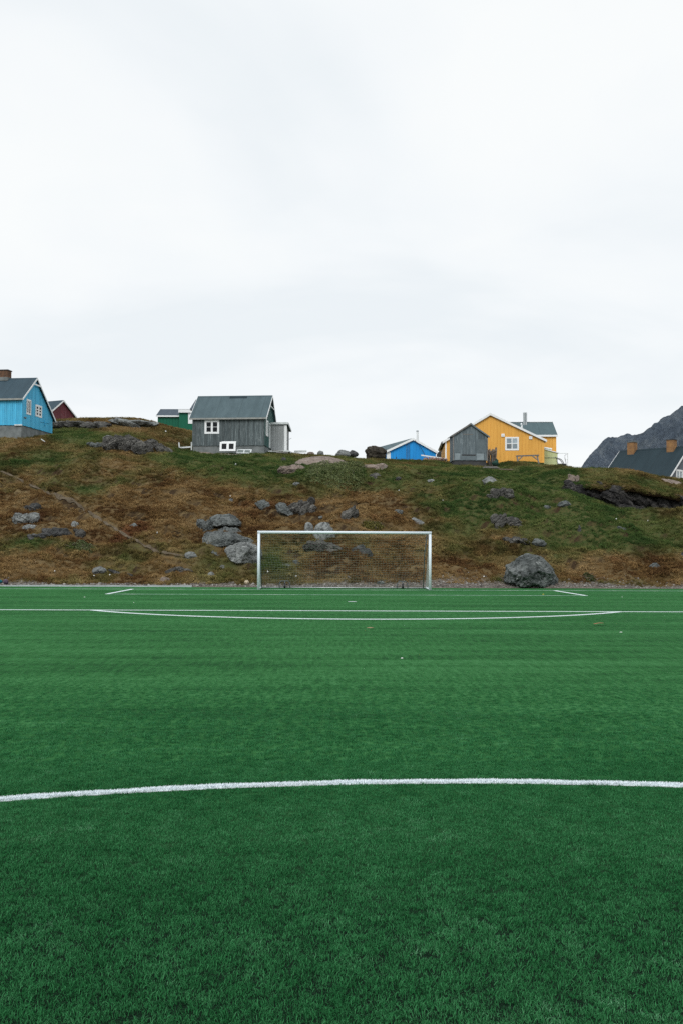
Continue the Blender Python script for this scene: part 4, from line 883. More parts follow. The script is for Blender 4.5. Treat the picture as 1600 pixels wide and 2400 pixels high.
# willow scrub on the upper slope
def scrub(label, x0, x1, y0, y1, dens, seed, hgt, c1, c2, name='willow_scrub'):
    r2 = np.random.default_rng(seed); a = hit((x0+x1)/2, y1); b = hit((x0+x1)/2, y0); c = (a+b)/2; w = (x1-x0)/F*c[1]
    E_ = empty(name, label, 'shrub', (c[0], c[1], gz(c[0], c[1])))
    L_ = abs(b[1]-a[1])
    m_n = dens; rad = np.sqrt(r2.random(m_n)); th = r2.random(m_n)*6.28; X = c[0]+rad*np.cos(th)*w/2; Y = c[1]+rad*np.sin(th)*L_/2
    prof = np.sqrt(np.clip(1-rad**2, 0, 1))*(0.55+0.9*np.abs(fbm(X/0.9, Y/0.9+seed, 3)))
    Z = height(X, Y) + hgt*prof*(0.35+0.65*np.sqrt(r2.random(m_n)))
    C3 = np.c_[X, Y, Z] - np.array(E_.location)
    u = r2.normal(size=(m_n, 3)); u /= np.linalg.norm(u, axis=1)[:, None]; v = np.cross(u, r2.normal(size=(m_n, 3))); v /= np.linalg.norm(v, axis=1)[:, None]
    l = (0.032+0.026*r2.random(m_n))[:, None]
    Vv = np.stack([C3-u*l, C3+v*l*0.5, C3+u*l, C3-v*l*0.5], 1).reshape(-1, 3)
    me = mesh_np('foliage', Vv, np.arange(m_n*4).reshape(-1, 4), False); fattr(me, 'brnd', np.repeat(r2.random(m_n), 4))
    t = NT('scrub_leaf'); mt = t.fin(t.ramp(t.attr('brnd'), [(0.1, c1), (0.9, c2)]), 0.6, 0.3)
    put('foliage', me, mt, E_)
    bm = bmesh.new()
    for k in range(40):
        q = math.sqrt(r2.random()); a_ = r2.random()*6.28; x, y = c[0]+q*math.cos(a_)*w*0.42, c[1]+q*math.sin(a_)*L_*0.42; z = gz(x, y)
        o = np.array(E_.location); p0 = np.array((x, y, z-0.05))-o
        tube(bm, [p0, p0+np.array((r2.normal()*0.12, r2.normal()*0.12, hgt*0.4)), p0+np.array((r2.normal()*0.22, r2.normal()*0.22, hgt*0.8))], 0.014, 4, 0.005)
    tag(put('stems', from_bm('stems', bm), DRIFT, E_), kind='stuff')
scrub('wide patch of low green willow scrub below the pinkish rock slab', 712, 858, 1092, 1150, 17000, 3, 0.55, (0.040, 0.064, 0.018), (0.150, 0.175, 0.060))
scrub('small yellow green shrub just above the goal crossbar', 846, 902, 1228, 1246, 1800, 4, 0.40, (0.060, 0.060, 0.012), (0.16, 0.14, 0.03))
scrub('pale green shrub patch low on the left slope', 160, 226, 1270, 1294, 2000, 5, 0.30, (0.050, 0.075, 0.025), (0.14, 0.16, 0.065))
scrub('dark green grass clump in front of the large boulder at the pitch edge', 1174, 1216, 1350, 1372, 1200, 6, 0.35, (0.022, 0.035, 0.010), (0.06, 0.065, 0.02), 'low_shrub')
scrub('dark green clump right of the large boulder at the pitch edge', 1362, 1392, 1350, 1366, 800, 8, 0.30, (0.022, 0.038, 0.010), (0.06, 0.07, 0.02), 'low_shrub')

# ------------------------------------------------------------------ houses
def walls_top(prof):
    bs, zs = zip(*prof); return lambda s: float(np.interp(s, bs, zs))
def planks(wall, mat, O, d, n, s0, s1, zb, top, bw, holes=(), thick=0.022, gap=0.014, apex=None, jit=0.18, seed=0, name='plank', zj=0.0):
    """vertical boards, each a mesh of its own, on the wall plane O + d*s; holes are (s0, s1, z0, z1)"""
    r_ = random.Random(seed); s = s0; out = []
    while s < s1 - 0.03:
        e_ = min(s1, s + bw*(1 + jit*(r_.random()-0.5)));
        if s1 - e_ < bw*0.35: e_ = s1
        for q in [x for hh in holes for x in hh[:2]]:
            if s + 0.04 < q < e_ + 0.04: e_ = min(e_, q)
        a, b = s + gap/2, e_ - gap/2; segs = [(zb + zj*(r_.random()-0.5), None)]
        for h0, h1, z0, z1 in holes:
            if a < h1 and b > h0:
                m_in = (max(a, h0), min(b, h1))
                if m_in[1]-m_in[0] > 0.3*(b-a): segs = [(segs[0][0], z0), (z1, None)]
                elif a < h0: b = h0
                else: a = h1
        for z0, z1 in segs:
            if z1 is None:
                poly = [(a, z0), (b, z0), (b, top(b))] + ([(apex, top(apex))] if apex is not None and a+0.01 < apex < b-0.01 else []) + [(a, top(a))]
                if min(top(a), top(b)) < z0 + 0.03: continue
            else: poly = [(a, z0), (b, z0), (b, z1), (a, z1)]
            bm = bmesh.new(); poly_prism(bm, poly, O, d, n, 0.0, thick*(0.75+0.5*r_.random()))
            out.append(put(name, from_bm(name, bm), mat, wall))
        s = e_
    return out
def window(parent, O, d, n, s0, s1, z0, z1, cols=2, rows=2, cas=0.09, mull=0.07, gm=GLASS, wm=WHITE, t0=0.0, sill=True, rm=0.035):
    """casing with mullions (one mesh), each pane a sub-part"""
    O, d, n = Vector(O), Vector(d), Vector(n); bm = bmesh.new()
    def q(a, b, c, e_, t1): poly_prism(bm, [(a, c), (b, c), (b, e_), (a, e_)], O, d, n, t0, t1)
    q(s0, s0+cas, z0, z1, 0.055); q(s1-cas, s1, z0, z1, 0.055); q(s0+cas, s1-cas, z1-cas, z1, 0.052); q(s0+cas, s1-cas, z0, z0+cas, 0.052)
    wi = (s1-s0-2*cas); hi = z1-z0-2*cas
    for k in range(1, cols): c = s0+cas+wi*k/cols; q(c-mull/2, c+mull/2, z0+cas, z1-cas, 0.048)
    cw = (wi-(cols-1)*mull)/cols
    for k in range(1, rows):
        c = z0+cas+hi*k/rows
        for j in range(cols): a = s0+cas+j*(cw+mull); q(a, a+cw, c-rm/2, c+rm/2, 0.044)
    w = put('window', from_bm('window', bm), wm, parent)
    ch = (hi-(rows-1)*rm)/rows
    for j in range(cols):
        for k in range(rows):
            a = s0+cas+j*(cw+mull); c = z0+cas+k*(ch+rm); bm = bmesh.new()
            poly_prism(bm, [(a, c), (a+cw, c), (a+cw, c+ch), (a, c+ch)], O, d, n, t0+0.004, t0+0.016)
            put('pane', from_bm('pane', bm), gm, w)
    return w
def lbox(parent, name, a, b, mat):
    bm = bmesh.new(); bx(bm, a, b); return put(name, from_bm(name, bm), mat, parent)
def chimney(parent, u, v, z0, z1, w, d, mat, capmat, flash=None):
    bm = bmesh.new(); r_ = random.Random(int(u*100)); z = z0; k = 0
    while z < z1-0.01:                    # brick courses, each a little proud or shy of the next
        o = 0.012*(r_.random()-0.5) + (0.008 if k % 2 else 0); e_ = min(z1, z+0.085); bx(bm, (u-w/2-o, v-d/2-o, z), (u+w/2+o, v+d/2+o, e_-0.008)); bx(bm, (u-w/2+0.012, v-d/2+0.012, e_-0.008), (u+w/2-0.012, v+d/2-0.012, e_)); z = e_; k += 1
    c = put('chimney', from_bm('chimney', bm), mat, parent)
    lbox(c, 'chimney_cap', (u-w/2-0.05, v-d/2-0.05, z1), (u+w/2+0.05, v+d/2+0.05, z1+0.07), capmat)
    if flash: lbox(c, 'flashing', (u-w/2-0.02, v-d/2-0.02, z0-0.05), (u+w/2+0.02, v+d/2+0.02, z0+flash), CONCRETE)
    return c
class House:
    """gabled house. a runs along the ridge (0..L), b across it (0..Wd); swap=True puts the gable to the front"""
    def __init__(s, name, label, loc, th, L, Wd, hf, hb, rb, rh, o_e=0.25, o_g=0.2, swap=False, roofm=None, core=None, plinth=None, pd=0.9, trim=WHITE, eave=None, cat='house', rt=0.09, bg=0.15):
        s.E = empty(name, label, cat, tuple(loc), th); s.swap = swap; s.L, s.W = L, Wd; s.rb, s.rh = rb, rh
        s.sl = (rh-hf)/(rb+o_e); s.sr = (rh-hb)/(Wd+o_e-rb); s.rt = rt
        s.line = lambda b: rh - (s.sl*(rb-b) if b < rb else s.sr*(b-rb))       # top face of the roof
        s.top = lambda b: s.line(b) - rt - 0.012
        g = lambda a, b, z: ((b, a, z) if swap else (a, b, z)); s.g = g
        def prism(bm, prof, a0, a1):
            A = [bm.verts.new(g(a0, b, z)) for b, z in prof]; B = [bm.verts.new(g(a1, b, z)) for b, z in prof]; bm.faces.new(A); bm.faces.new(B); k = len(prof)
            for i in range(k): bm.faces.new((A[i], A[(i+1)%k], B[(i+1)%k], B[i]))
        s.prism = prism
        bm = bmesh.new(); prism(bm, [(0, 0), (Wd, 0), (Wd, s.top(Wd)), (rb, s.top(rb)), (0, s.top(0))], 0, L)
        s.wall = put('wall', from_bm('wall', bm), core or CORE, s.E)
        if plinth:
            bm = bmesh.new(); prism(bm, [(0.05, -pd), (Wd-0.05, -pd), (Wd-0.05, -0.003), (0.05, -0.003)], 0.05, L-0.05); s.plinth = put('foundation', from_bm('foundation', bm), plinth, s.E)
        bm = bmesh.new()
        for (b0, z0), (b1, z1) in (((-o_e, hf), (rb, rh)), ((rb, rh), (Wd+o_e, hb))): prism(bm, [(b0, z0), (b1, z1), (b1, z1-rt), (b0, z0-rt)], -o_g, L+o_g)
        s.roof = put('roof', from_bm('roof', bm), roofm, s.E)
        bm = bmesh.new(); prism(bm, [(rb-0.13, rh-0.13*s.sl+0.012), (rb, rh+0.03), (rb+0.13, rh-0.13*s.sr+0.012), (rb, rh+0.008)], -o_g-0.01, L+o_g+0.01); put('ridge_cap', from_bm('ridge_cap', bm), roofm, s.roof)
        if trim:
            for a0, a1 in ((-o_g-0.028, -o_g-0.003), (L+o_g+0.003, L+o_g+0.028)):
                for (b0, z0), (b1, z1) in (((-o_e-0.03, hf-0.03*s.sl), (rb, rh)), ((rb, rh), (Wd+o_e+0.03, hb-0.03*s.sr))):
                    bm = bmesh.new(); prism(bm, [(b0, z0+0.025), (b1, z1+0.025), (b1, z1-bg), (b0, z0-bg)], a0, a1); put('bargeboard', from_bm('bargeboard', bm), trim, s.E)
        ev = eave or trim
        if ev:
            for b0, b1, z in ((-o_e-0.03, -o_e-0.002, hf), (Wd+o_e+0.002, Wd+o_e+0.03, hb)):
                bm = bmesh.new(); prism(bm, [(b0, z-0.15), (b1, z-0.15), (b1, z-0.012), (b0, z-0.012)], -o_g, L+o_g); put('fascia', from_bm('fascia', bm), ev, s.E)
    def side(s, mat, bw, holes=(), zb=0, seed=1, back=False, a0=0, a1=None, zj=0.03):
        O = s.g(0, s.W if back else 0, 0); d = (0, 1, 0) if s.swap else (1, 0, 0); n = (1, 0, 0) if s.swap else (0, 1, 0); n = tuple(x*(1 if back else -1) for x in n)
        z = s.top(s.W if back else 0); planks(s.wall, mat, O, d, n, a0, s.L if a1 is None else a1, zb, lambda q: z, bw, holes, seed=seed, zj=zj); return O, d, n
    def gable(s, mat, bw, holes=(), end=0, zb=0, seed=2, zj=0.03):
        O = s.g(s.L*end, 0, 0); d = (1, 0, 0) if s.swap else (0, 1, 0); n = (0, 1, 0) if s.swap else (1, 0, 0); n = tuple(x*(1 if end else -1) for x in n)
        planks(s.wall, mat, O, d, n, 0, s.W, zb, s.top, bw, holes, seed=seed, apex=s.rb, zj=zj); return O, d, n

# --- sky blue house at the left edge (origin: front right corner minus L along the wall)
th = -0.154; L = 5.6; o = Vector((-24.304, 84.049, 11.863)); u = Vector((math.cos(th), math.sin(th), 0)); o = o - u*L
h = House('blue_house', 'sky blue wooden house with brick chimney at the left edge of the hilltop', o, th, L, 6.01, 2.158, 1.146, 2.395, 4.228, 0.25, 0.2, roofm=ROOF_BLUE, plinth=CONCRETE, pd=1.5, eave=EAVE, core=P_BLUE)
h.side(P_BLUE, 0.17, seed=3)
w1, w2 = (0.78, 1.62, 1.00, 2.25), (2.5, 3.75, 1.05, 2.05)
O, d, n = h.gable(P_BLUE, 0.33, (w1, w2), 1, seed=4)
window(h.E, O, d, n, *w1, cols=2, rows=1, cas=0.13, mull=0.16); window(h.E, O, d, n, *w2, cols=2, rows=3, cas=0.16, mull=0.22, rm=0.09)
chimney(h.roof, L-2.62, 2.395, 4.05, 4.86, 0.72, 0.72, BRICK_R, CONCRETE_DARK, 0.25)
lbox(h.E, 'lamp_bracket', (L+0.02, 0.35, 0.62), (L+0.07, 0.75, 0.72), GREYMETAL)
bm = bmesh.new(); tube(bm, [(L+0.05, 4.3, 0.95), (L+0.05, 4.3, 0.55), (L+0.09, 4.42, 0.45)], 0.03, 6); tube(bm, [(L+0.05, 3.5, 0.72), (L+0.05, 5.4, 0.80)], 0.018, 6); put('pipe', from_bm('pipe', bm), P_BLUE, h.E)
lbox(h.E, 'sill_board', (-0.1+L-0.5, -0.06, -0.05), (L+0.06, -0.024, 0.05), WHITE_WORN)
tie = bmesh.new(); bar(tie, (L+0.215, 1.75, 3.62), (L+0.215, 3.05, 3.62), 0.03, 0.12); put('collar_board', from_bm('collar_board', tie), WHITE, h.E)

# --- dark red house behind it
th = -0.5; ap = Vector(at(147, 938.5, 112)); Lr, br_ = 4.2, 1.8; o = ap - Vector((Lr*math.cos(th)-br_*math.sin(th), Lr*math.sin(th)+br_*math.cos(th), 3.6))
h = House('red_house', 'dark red house with grey roof peeping out behind the sky blue house', tuple(o), th, Lr, 3.6, 2.05, 2.05, br_, 3.6, roofm=ROOF_BLUE, core=P_RED)
h.gable(P_RED, 0.26, (), 1, seed=6)
h.side(P_RED, 0.26, seed=7)

# --- deep green house behind the grey house
o = at(370, 1003, 104)
h = House('green_house', 'deep green house with white fascia behind the left end of the grey house', (o[0], o[1], o[2]-0.8), -0.03, 5.0, 4.0, 2.05, 2.05, 2.0, 2.95, 0.2, 0.12, roofm=ROOF_GRN, core=P_GREEN)
lw_ = at(370, 975, 104)[2] - (o[2]-0.8)
h.side(P_GREEN, 0.3, seed=8)
# taller cross wing standing proud of the low front
A = at(419, 1004, 103); wz = lambda y: at(430, y, 103)[2] - A[2]
wg = empty('wing', None, None, (0, 0, 0)); 
del_ = Vector((A[0]-h.E.location.x, A[1]-h.E.location.y, A[2]-h.E.location.z))
wg.parent = h.E; wg.location = (del_.x, -0.5, del_.z)
ww = 3.2; H1 = wz(963); H2 = wz(931)
bm = bmesh.new(); bx(bm, (0, 0, -0.8), (ww, 4, H1-0.05)); put('wing_wall', from_bm('wing_wall', bm), P_GREEN, wg)
bm = bmesh.new(); rd_ = at(458, 935, 105.5)-A; ra_ = at(446.5, 958, 102.9)-A
fr_ = [Vector((ra_[0], -0.3, ra_[2])), Vector((ra_[0]+2.6, -0.3, ra_[2])), Vector((ra_[0]+2.6, 2.5, rd_[2])), Vector((rd_[0], 2.5, rd_[2]))]
bk_ = [Vector((ra_[0], 5.2, ra_[2])), Vector((ra_[0]+2.6, 5.2, ra_[2]))]
for q in (fr_, [fr_[3], fr_[2], bk_[1], bk_[0]]):
    tpv = [bm.verts.new(p) for p in q]; bt = [bm.verts.new(p-Vector((0, 0, 0.1))) for p in q]; bm.faces.new(tpv); bm.faces.new(bt)
    for j in range(4): bm.faces.new((tpv[j], tpv[(j+1)%4], bt[(j+1)%4], bt[j]))
put('wing_roof', from_bm('wing_roof', bm), ROOF_GRN, wg)
bm = bmesh.new(); bar(bm, fr_[0]+Vector((-0.03, 0, 0)), fr_[3]+Vector((-0.03, 0, 0)), 0.03, 0.16); put('wing_bargeboard', from_bm('wing_bargeboard', bm), WHITE, wg)
lbox(wg, 'wing_fascia', (-0.05, -0.22, H1-0.14), (ww, -0.17, H1+0.17), WHITE)
bm = bmesh.new(); bx(bm, (-0.05, -0.17, H1+0.02), (1.05, 3.9, H1+0.1)); put('wing_flat_roof', from_bm('wing_flat_roof', bm), ROOF_GRN, wg)
zz0, zz1 = at(445, 992, 103)[2]-A[2], at(445, 967, 103)[2]-A[2]
lbox(wg, 'wing_window', (0.92, -0.05, zz0), (1.9, -0.004, zz1), WHITE)

# --- weathered grey house
o = Vector((-11.154, 89.033, 10.762)); th = -0.122; L, Wd = 6.292, 4.495
h = House('grey_house', 'weathered grey wooden house with dark slate roof in the middle of the hilltop', o, th, L, Wd, 2.383, 2.581, 2.734, 4.688, 0.25, 0.2, roofm=ROOF_GREY, plinth=CONCRETE, pd=0.8, eave=EAVE, core=P_GREYW, bg=0.17)
w1 = (1.08, 2.36, 1.03, 2.20)
O, d, n = h.side(P_GREYW, 0.155, (w1,), seed=11, zj=0.06)
window(h.E, O, d, n, *w1, cols=2, rows=2, cas=0.17, mull=0.17)
g1, g2 = (0.45, 1.55, 0.9, 2.28), (2.1, 3.05, 0.05, 2.2)
O, d, n = h.gable(P_GREENW, 0.2, (g1, g2), 1, seed=12, zj=0.06)
window(h.E, O, d, n, *g1, cols=1, rows=1, cas=0.14, gm=WHITE_WORN)
bm = bmesh.new(); poly_prism(bm, [(g2[0], g2[2]), (g2[1], g2[2]), (g2[1], g2[3]), (g2[0], g2[3])], O, d, n, 0.0, 0.03); dr = put('door', from_bm('door', bm), WHITE_WORN, h.E)
bm = bmesh.new(); poly_prism(bm, [(g2[0]+0.12, 1.95), (g2[0]+0.4, 1.95), (g2[0]+0.4, 2.1), (g2[0]+0.12, 2.1)], O, d, n, 0.03, 0.04); put('door_vent', from_bm('door_vent', bm), GREYMETAL, dr)
bm = bmesh.new(); bar(bm, (L+0.21, 1.7, 3.62), (L+0.21, 3.9, 3.55), 0.03, 0.10); put('collar_board', from_bm('collar_board', bm), WHITE_WORN, h.E)
bm = bmesh.new(); h.prism(bm, [(h.rb-0.34, h.line(h.rb-0.34)+0.003), (h.rb-0.02, h.line(h.rb-0.02)+0.016), (h.rb-0.02, h.line(h.rb-0.02)+0.022), (h.rb-0.34, h.line(h.rb-0.34)+0.009)], 2.7, 4.25); put('ridge_patch', from_bm('ridge_patch', bm), ROOF_DARK, h.roof)
# rear porch of the grey house
pr = h.E
bm = bmesh.new(); poly_prism(bm, [(0, -0.35), (1.35, -0.35), (1.35, 2.12), (0, 2.18)], (L+0.05, 3.0, 0), (1, 0, 0), (0, 1, 0), 0, 1.5); pw = put('porch', from_bm('porch', bm), P_PORCH, pr)
planks(pw, P_PORCH, (L+0.05, 3.0, 0), (1, 0, 0), (0, -1, 0), 0.0, 1.16, -0.32, lambda s: 2.15-0.05*s, 0.2, seed=14)
lbox(pw, 'corner_board', (L+0.05+1.17, 2.965, -0.33), (L+0.05+1.40, 3.02, 2.10), WHITE)
bm = bmesh.new(); poly_prism(bm, [(2.86, 2.19), (4.7, 1.70), (4.7, 1.83), (2.86, 2.33)], (0, 0, 0), (0, 1, 0), (1, 0, 0), L+0.0, L+0.05+1.52); rf = put('porch_roof', from_bm('porch_roof', bm), ROOF_GREY, pr)
lbox(rf, 'porch_fascia', (L+0.0, 2.82, 2.16), (L+1.57, 2.855, 2.34), WHITE_WORN)
bm = bmesh.new(); poly_prism(bm, [(2.86, 2.15), (4.7, 1.66), (4.7, 1.84), (2.86, 2.34)], (0, 0, 0), (0, 1, 0), (1, 0, 0), L+1.575, L+1.60); put('porch_bargeboard', from_bm('porch_bargeboard', bm), WHITE_WORN, rf)
lbox(pr, 'door_step', (L+0.1, 1.3, -0.42), (L+1.9, 2.8, -0.30), WHITE_WORN)
bm = bmesh.new(); bar(bm, (L+1.45, 3.05, 0.75), (L+1.85, 3.0, 0.95), 0.03); put('bracket', from_bm('bracket', bm), GREYMETAL, pr)

# --- bright blue hut; the back of its roof spreads wider to the left
o = at(906, 1081, 98); th = 0.0; Wd = (1021-906)/F*98; Dp = 5.0
z = lambda y: at(960, y, 98)[2] - o[2]
E_ = empty('blue_hut', 'bright blue hut with low grey roof and white barge boards beside the mossy boulder', 'hut', (o[0], o[1], o[2]), th)
rb = (967.5-906)/F*98; rh = z(1027.5); el = z(1058); er = z(1059); b0 = -0.15; b1 = Wd+0.15
topf = lambda s: (rh - (rh-el)*(rb-s)/(rb-b0) if s < rb else rh - (rh-er)*(s-rb)/(b1-rb)) - 0.10
bm = bmesh.new(); poly_prism(bm, [(0, -0.4), (Wd, -0.4), (Wd, topf(Wd)), (rb, topf(rb)), (0, topf(0))], (0, 0, 0), (1, 0, 0), (0, 1, 0), 0, Dp); wl_ = put('wall', from_bm('wall', bm), P_BBLUE, E_)
planks(wl_, P_BBLUE, (0, 0, 0), (1, 0, 0), (0, -1, 0), 0.34, Wd, -0.38, topf, 0.27, seed=21, apex=rb, gap=0.010)
lbox(E_, 'corner_board', (-0.02, -0.032, -0.38), (0.33, -0.002, topf(0.0)-0.05), WHITE)
bm = bmesh.new(); back = Dp+0.2; zs = (98+back)/98
bl = (Vector(at(870, 1052.5, 98+back)) - Vector((o[0], o[1], o[2]))); br_ = Vector((b1, back, er)); rd = Vector(at(961, 1028, 98+back)) - Vector((o[0], o[1], o[2]))
fr = [Vector((b0, -0.2, el)), Vector((rb, -0.2, rh)), Vector((b1, -0.2, er))]; bk = [bl, rd, br_]
for i in range(2):
    q = [fr[i], fr[i+1], bk[i+1], bk[i]]; tpv = [bm.verts.new(p) for p in q]; bt = [bm.verts.new(p - Vector((0, 0, 0.09))) for p in q]
    bm.faces.new(tpv); bm.faces.new(bt)
    for j in range(4): bm.faces.new((tpv[j], tpv[(j+1)%4], bt[(j+1)%4], bt[j]))
rf = put('roof', from_bm('roof', bm), ROOF_GREY, E_)
for i in range(2):
    bm = bmesh.new(); p, q = fr[i], fr[i+1]; poly_prism(bm, [(p.x, p.z+0.03), (q.x, q.z+0.03), (q.x, q.z-0.19), (p.x, p.z-0.19)], (0, -0.2, 0), (1, 0, 0), (0, -1, 0), 0.003, 0.03); put('bargeboard', from_bm('bargeboard', bm), WHITE, E_)
bm = bmesh.new(); tube(bm, [(rb+0.55, 1.6, rh-0.6), (rb+0.55, 1.6, rh+0.85)], 0.095, 12); fl = put('flue', from_bm('flue', bm), WHITE, rf)
bm = bmesh.new(); tube(bm, [(rb+0.55, 1.6, rh+0.85), (rb+0.55, 1.6, rh+0.93)], 0.115, 12); put('flue_cap', from_bm('flue_cap', bm), GREYMETAL, fl)
bm = bmesh.new(); tube(bm, [(rb+0.15, -0.24, rh-0.2), (rb+0.75, -0.26, rh-0.95), (rb+1.28, -0.3, 0.15)], 0.022, 5); put('cable', from_bm('cable', bm), BLACK, E_)
for q in (-0.62, -0.42):
    bm = bmesh.new(); tube(bm, [(rb+q, -0.12, -0.3), (rb+q, -0.12, rh-0.35+q*0.3)], 0.022, 6); put('pole', from_bm('pole', bm), GREYMETAL, E_)
lbox(E_, 'latch', (0.85, -0.04, 0.25), (0.92, -0.024, 0.42), BLACK)

# --- yellow house
o = Vector((11.483, 97.002, 10.185)); th = -0.070; Wd = 9.258; L = 7.5
h = House('yellow_house', 'ochre yellow wooden house with white trim behind the grey shed', o, th, L, Wd, 1.952, 2.080, 4.239, 4.596, 0.2, 0.2, True, ROOF_YEL, P_YELLOW, CONCRETE_DARK, 0.7, bg=0.19)
w1 = (5.62, 6.90, 1.12, 2.38)
O, d, n = h.gable(P_YELLOW, 0.30, (w1,), 0, seed=31, zj=0.0)
wy = window(h.E, O, d, n, *w1, cols=2, rows=2, cas=0.15, mull=0.09, gm=GLASS_CURTAIN, rm=0.07)
wy.children[0].data.materials[0] = plain('darker_glass', (0.09, 0.11, 0.12), (0.20, 0.23, 0.24), 4, 0.12, 0.4); wy.children[3].data.materials[0] = plain('net_curtain', (0.46, 0.53, 0.57), (0.30, 0.36, 0.40), 3, 0.2, 0.4)  # one pane darker, one paler than the rest
for s_, z_ in ((5.27, 2.40), (7.84, 2.16)):
    v_ = lbox(h.E, 'vent_box', (s_, -0.11, z_), (s_+0.30, -0.024, z_+0.28), WHITE)
    bm = bmesh.new(); tube(bm, [(s_+0.15, -0.112, z_+0.14), (s_+0.15, -0.125, z_+0.14)], 0.06, 10); put('vent_cap', from_bm('vent_cap', bm), WHITE_WORN, v_)
for s_, w_ in ((0.02, 0.14), (0.55, 0.12)): lbox(h.E, 'corner_board' if s_ < 0.1 else 'trim_board', (s_, -0.045, 0.02), (s_+w_, -0.026, h.top(s_)-0.02), WHITE)
lbox(h.E, 'base_board', (0, -0.036, -0.05), (Wd, -0.026, 0.05), P_YELLOW)
bm = bmesh.new(); tube(bm, [(-0.27, -0.25, 1.90), (-0.27, L+0.1, 1.90)], 0.07, 8); put('gutter', from_bm('gutter', bm), METAL, h.E)
# back wing with its ridge across
za = lambda x, y, Y: at(x, y, Y)
wl0 = za(1220, 1085, 103); wl1 = za(1302.5, 1085, 103)
bw_ = empty('rear_wing', None, None, (0, 0, 0)); bw_.parent = h.E
inv = Matrix.Rotation(-th, 3, 'Z')
def loc_(p): return inv @ (Vector(p) - o)
a_, b_ = loc_(wl0), loc_(wl1); er_ = loc_(za(1304, 1019.5, 103)); rg = loc_(za(1291, 989.3, 106))
fv = b_.y; zb_ = -0.4; ez, rz_ = er_.z, rg.z; xr = b_.x
bm = bmesh.new(); poly_prism(bm, [(fv, zb_), (fv+6, zb_), (fv+6, ez-0.05), (fv+3, rz_-0.1), (fv, ez-0.05)], (0, 0, 0), (0, 1, 0), (1, 0, 0), 4.5, xr); ww_ = put('wing_wall', from_bm('wing_wall', bm), P_YELLOW, bw_)
planks(ww_, P_YELLOW, (0, fv, 0), (1, 0, 0), (0, -1, 0), xr-1.6, xr, zb_, lambda s: ez-0.08, 0.30, seed=33)
bm = bmesh.new(); sl_ = (rz_-ez)/3.2
poly_prism(bm, [(fv-0.2, ez), (fv+3, rz_), (fv+6.2, ez), (fv+6.2, ez-0.09), (fv+3, rz_-0.09), (fv-0.2, ez-0.09)], (0, 0, 0), (0, 1, 0), (1, 0, 0), 4.4, xr+0.1); wr = put('wing_roof', from_bm('wing_roof', bm), ROOF_YEL, bw_)
lbox(bw_, 'wing_fascia', (4.4, fv-0.235, ez-0.19), (xr+0.12, fv-0.203, ez-0.01), WHITE)
bm = bmesh.new(); poly_prism(bm, [(fv-0.2, ez+0.02), (fv+3, rz_+0.03), (fv+3, rz_-0.12), (fv-0.2, ez-0.14)], (0, 0, 0), (0, 1, 0), (1, 0, 0), xr+0.103, xr+0.13); put('wing_bargeboard', from_bm('wing_bargeboard', bm), WHITE, bw_)
lbox(bw_, 'ridge_trim', (4.4, fv+2.9, rz_-0.005), (xr+0.1, fv+3.1, rz_+0.05), WHITE)
for k, px_ in enumerate((1227.0, 1231.5)):
    q = loc_(za(px_, 990, 105.5)); zt = loc_(za(px_, 967, 105.5)).z
    bm = bmesh.new(); tube(bm, [(q.x, q.y, q.z-0.8), (q.x, q.y, zt)], 0.10, 12); put('flue', from_bm('flue', bm), METAL, h.E)
q = loc_(za(1221.5, 996, 103.6)); bm = bmesh.new(); tube(bm, [(q.x, q.y, q.z-0.35), (q.x, q.y, q.z+0.05), (q.x-0.06, q.y-0.1, q.z+0.1)], 0.09, 10); put('roof_vent', from_bm('roof_vent', bm), WHITE, h.E)
# pale lime lean-to on its right wall
q0 = loc_(za(1278, 1090, 98.2)); q1 = loc_(za(1304.5, 1090, 98.2)); zt0 = loc_(za(1278, 1052, 98.2)).z; zt1 = loc_(za(1304.5, 1062, 98.2)).z; zb2 = q0.z-0.25; y0 = q0.y; x0, x1 = Wd+0.03, q1.x
lt = lambda s: zt0 + (zt1-zt0)*(s-x0)/(x1-x0)
bm = bmesh.new(); poly_prism(bm, [(x0, zb2), (x1, zb2), (x1, zt1), (x0, zt0)], (0, y0, 0), (1, 0, 0), (0, 1, 0), 0, 3); ln = put('lean_to', from_bm('lean_to', bm), P_LIME, h.E)
planks(ln, P_LIME, (0, y0, 0), (1, 0, 0), (0, -1, 0), x0, x1, zb2, lambda s: lt(s)-0.03, 0.46, gap=0.025, seed=35)
bm = bmesh.new(); poly_prism(bm, [(x0-0.02, zt0+0.08), (x1+0.12, lt(x1+0.12)+0.08), (x1+0.12, lt(x1+0.12)), (x0-0.02, zt0)], (0, y0-0.12, 0), (1, 0, 0), (0, 1, 0), 0, 3.2); put('lean_to_roof', from_bm('lean_to_roof', bm), WHITE, ln)
zu0 = loc_(za(1278, 1048, 98.6)).z; zu1 = loc_(za(1293, 1052, 98.6)).z; xm = x0 + (x1-x0)*0.62
bm = bmesh.new(); poly_prism(bm, [(x0, lt(x0)+0.09), (xm, lt(xm)+0.09), (xm, zu1-0.05), (x0, zu0-0.05)], (0, y0+0.3, 0), (1, 0, 0), (0, 1, 0), 0, 2.5); put('lean_to_upper', from_bm('lean_to_upper', bm), plain('pale_mint_paint', (0.55, 0.68, 0.55), None, 3, 0.6), ln)
bm = bmesh.new(); poly_prism(bm, [(x0, zu0-0.045), (xm+0.1, zu1-0.06), (xm+0.1, zu1+0.04), (x0, zu0+0.05)], (0, y0+0.22, 0), (1, 0, 0), (0, 1, 0), 0, 2.7); put('lean_to_upper_roof', from_bm('lean_to_upper_roof', bm), WHITE, ln)
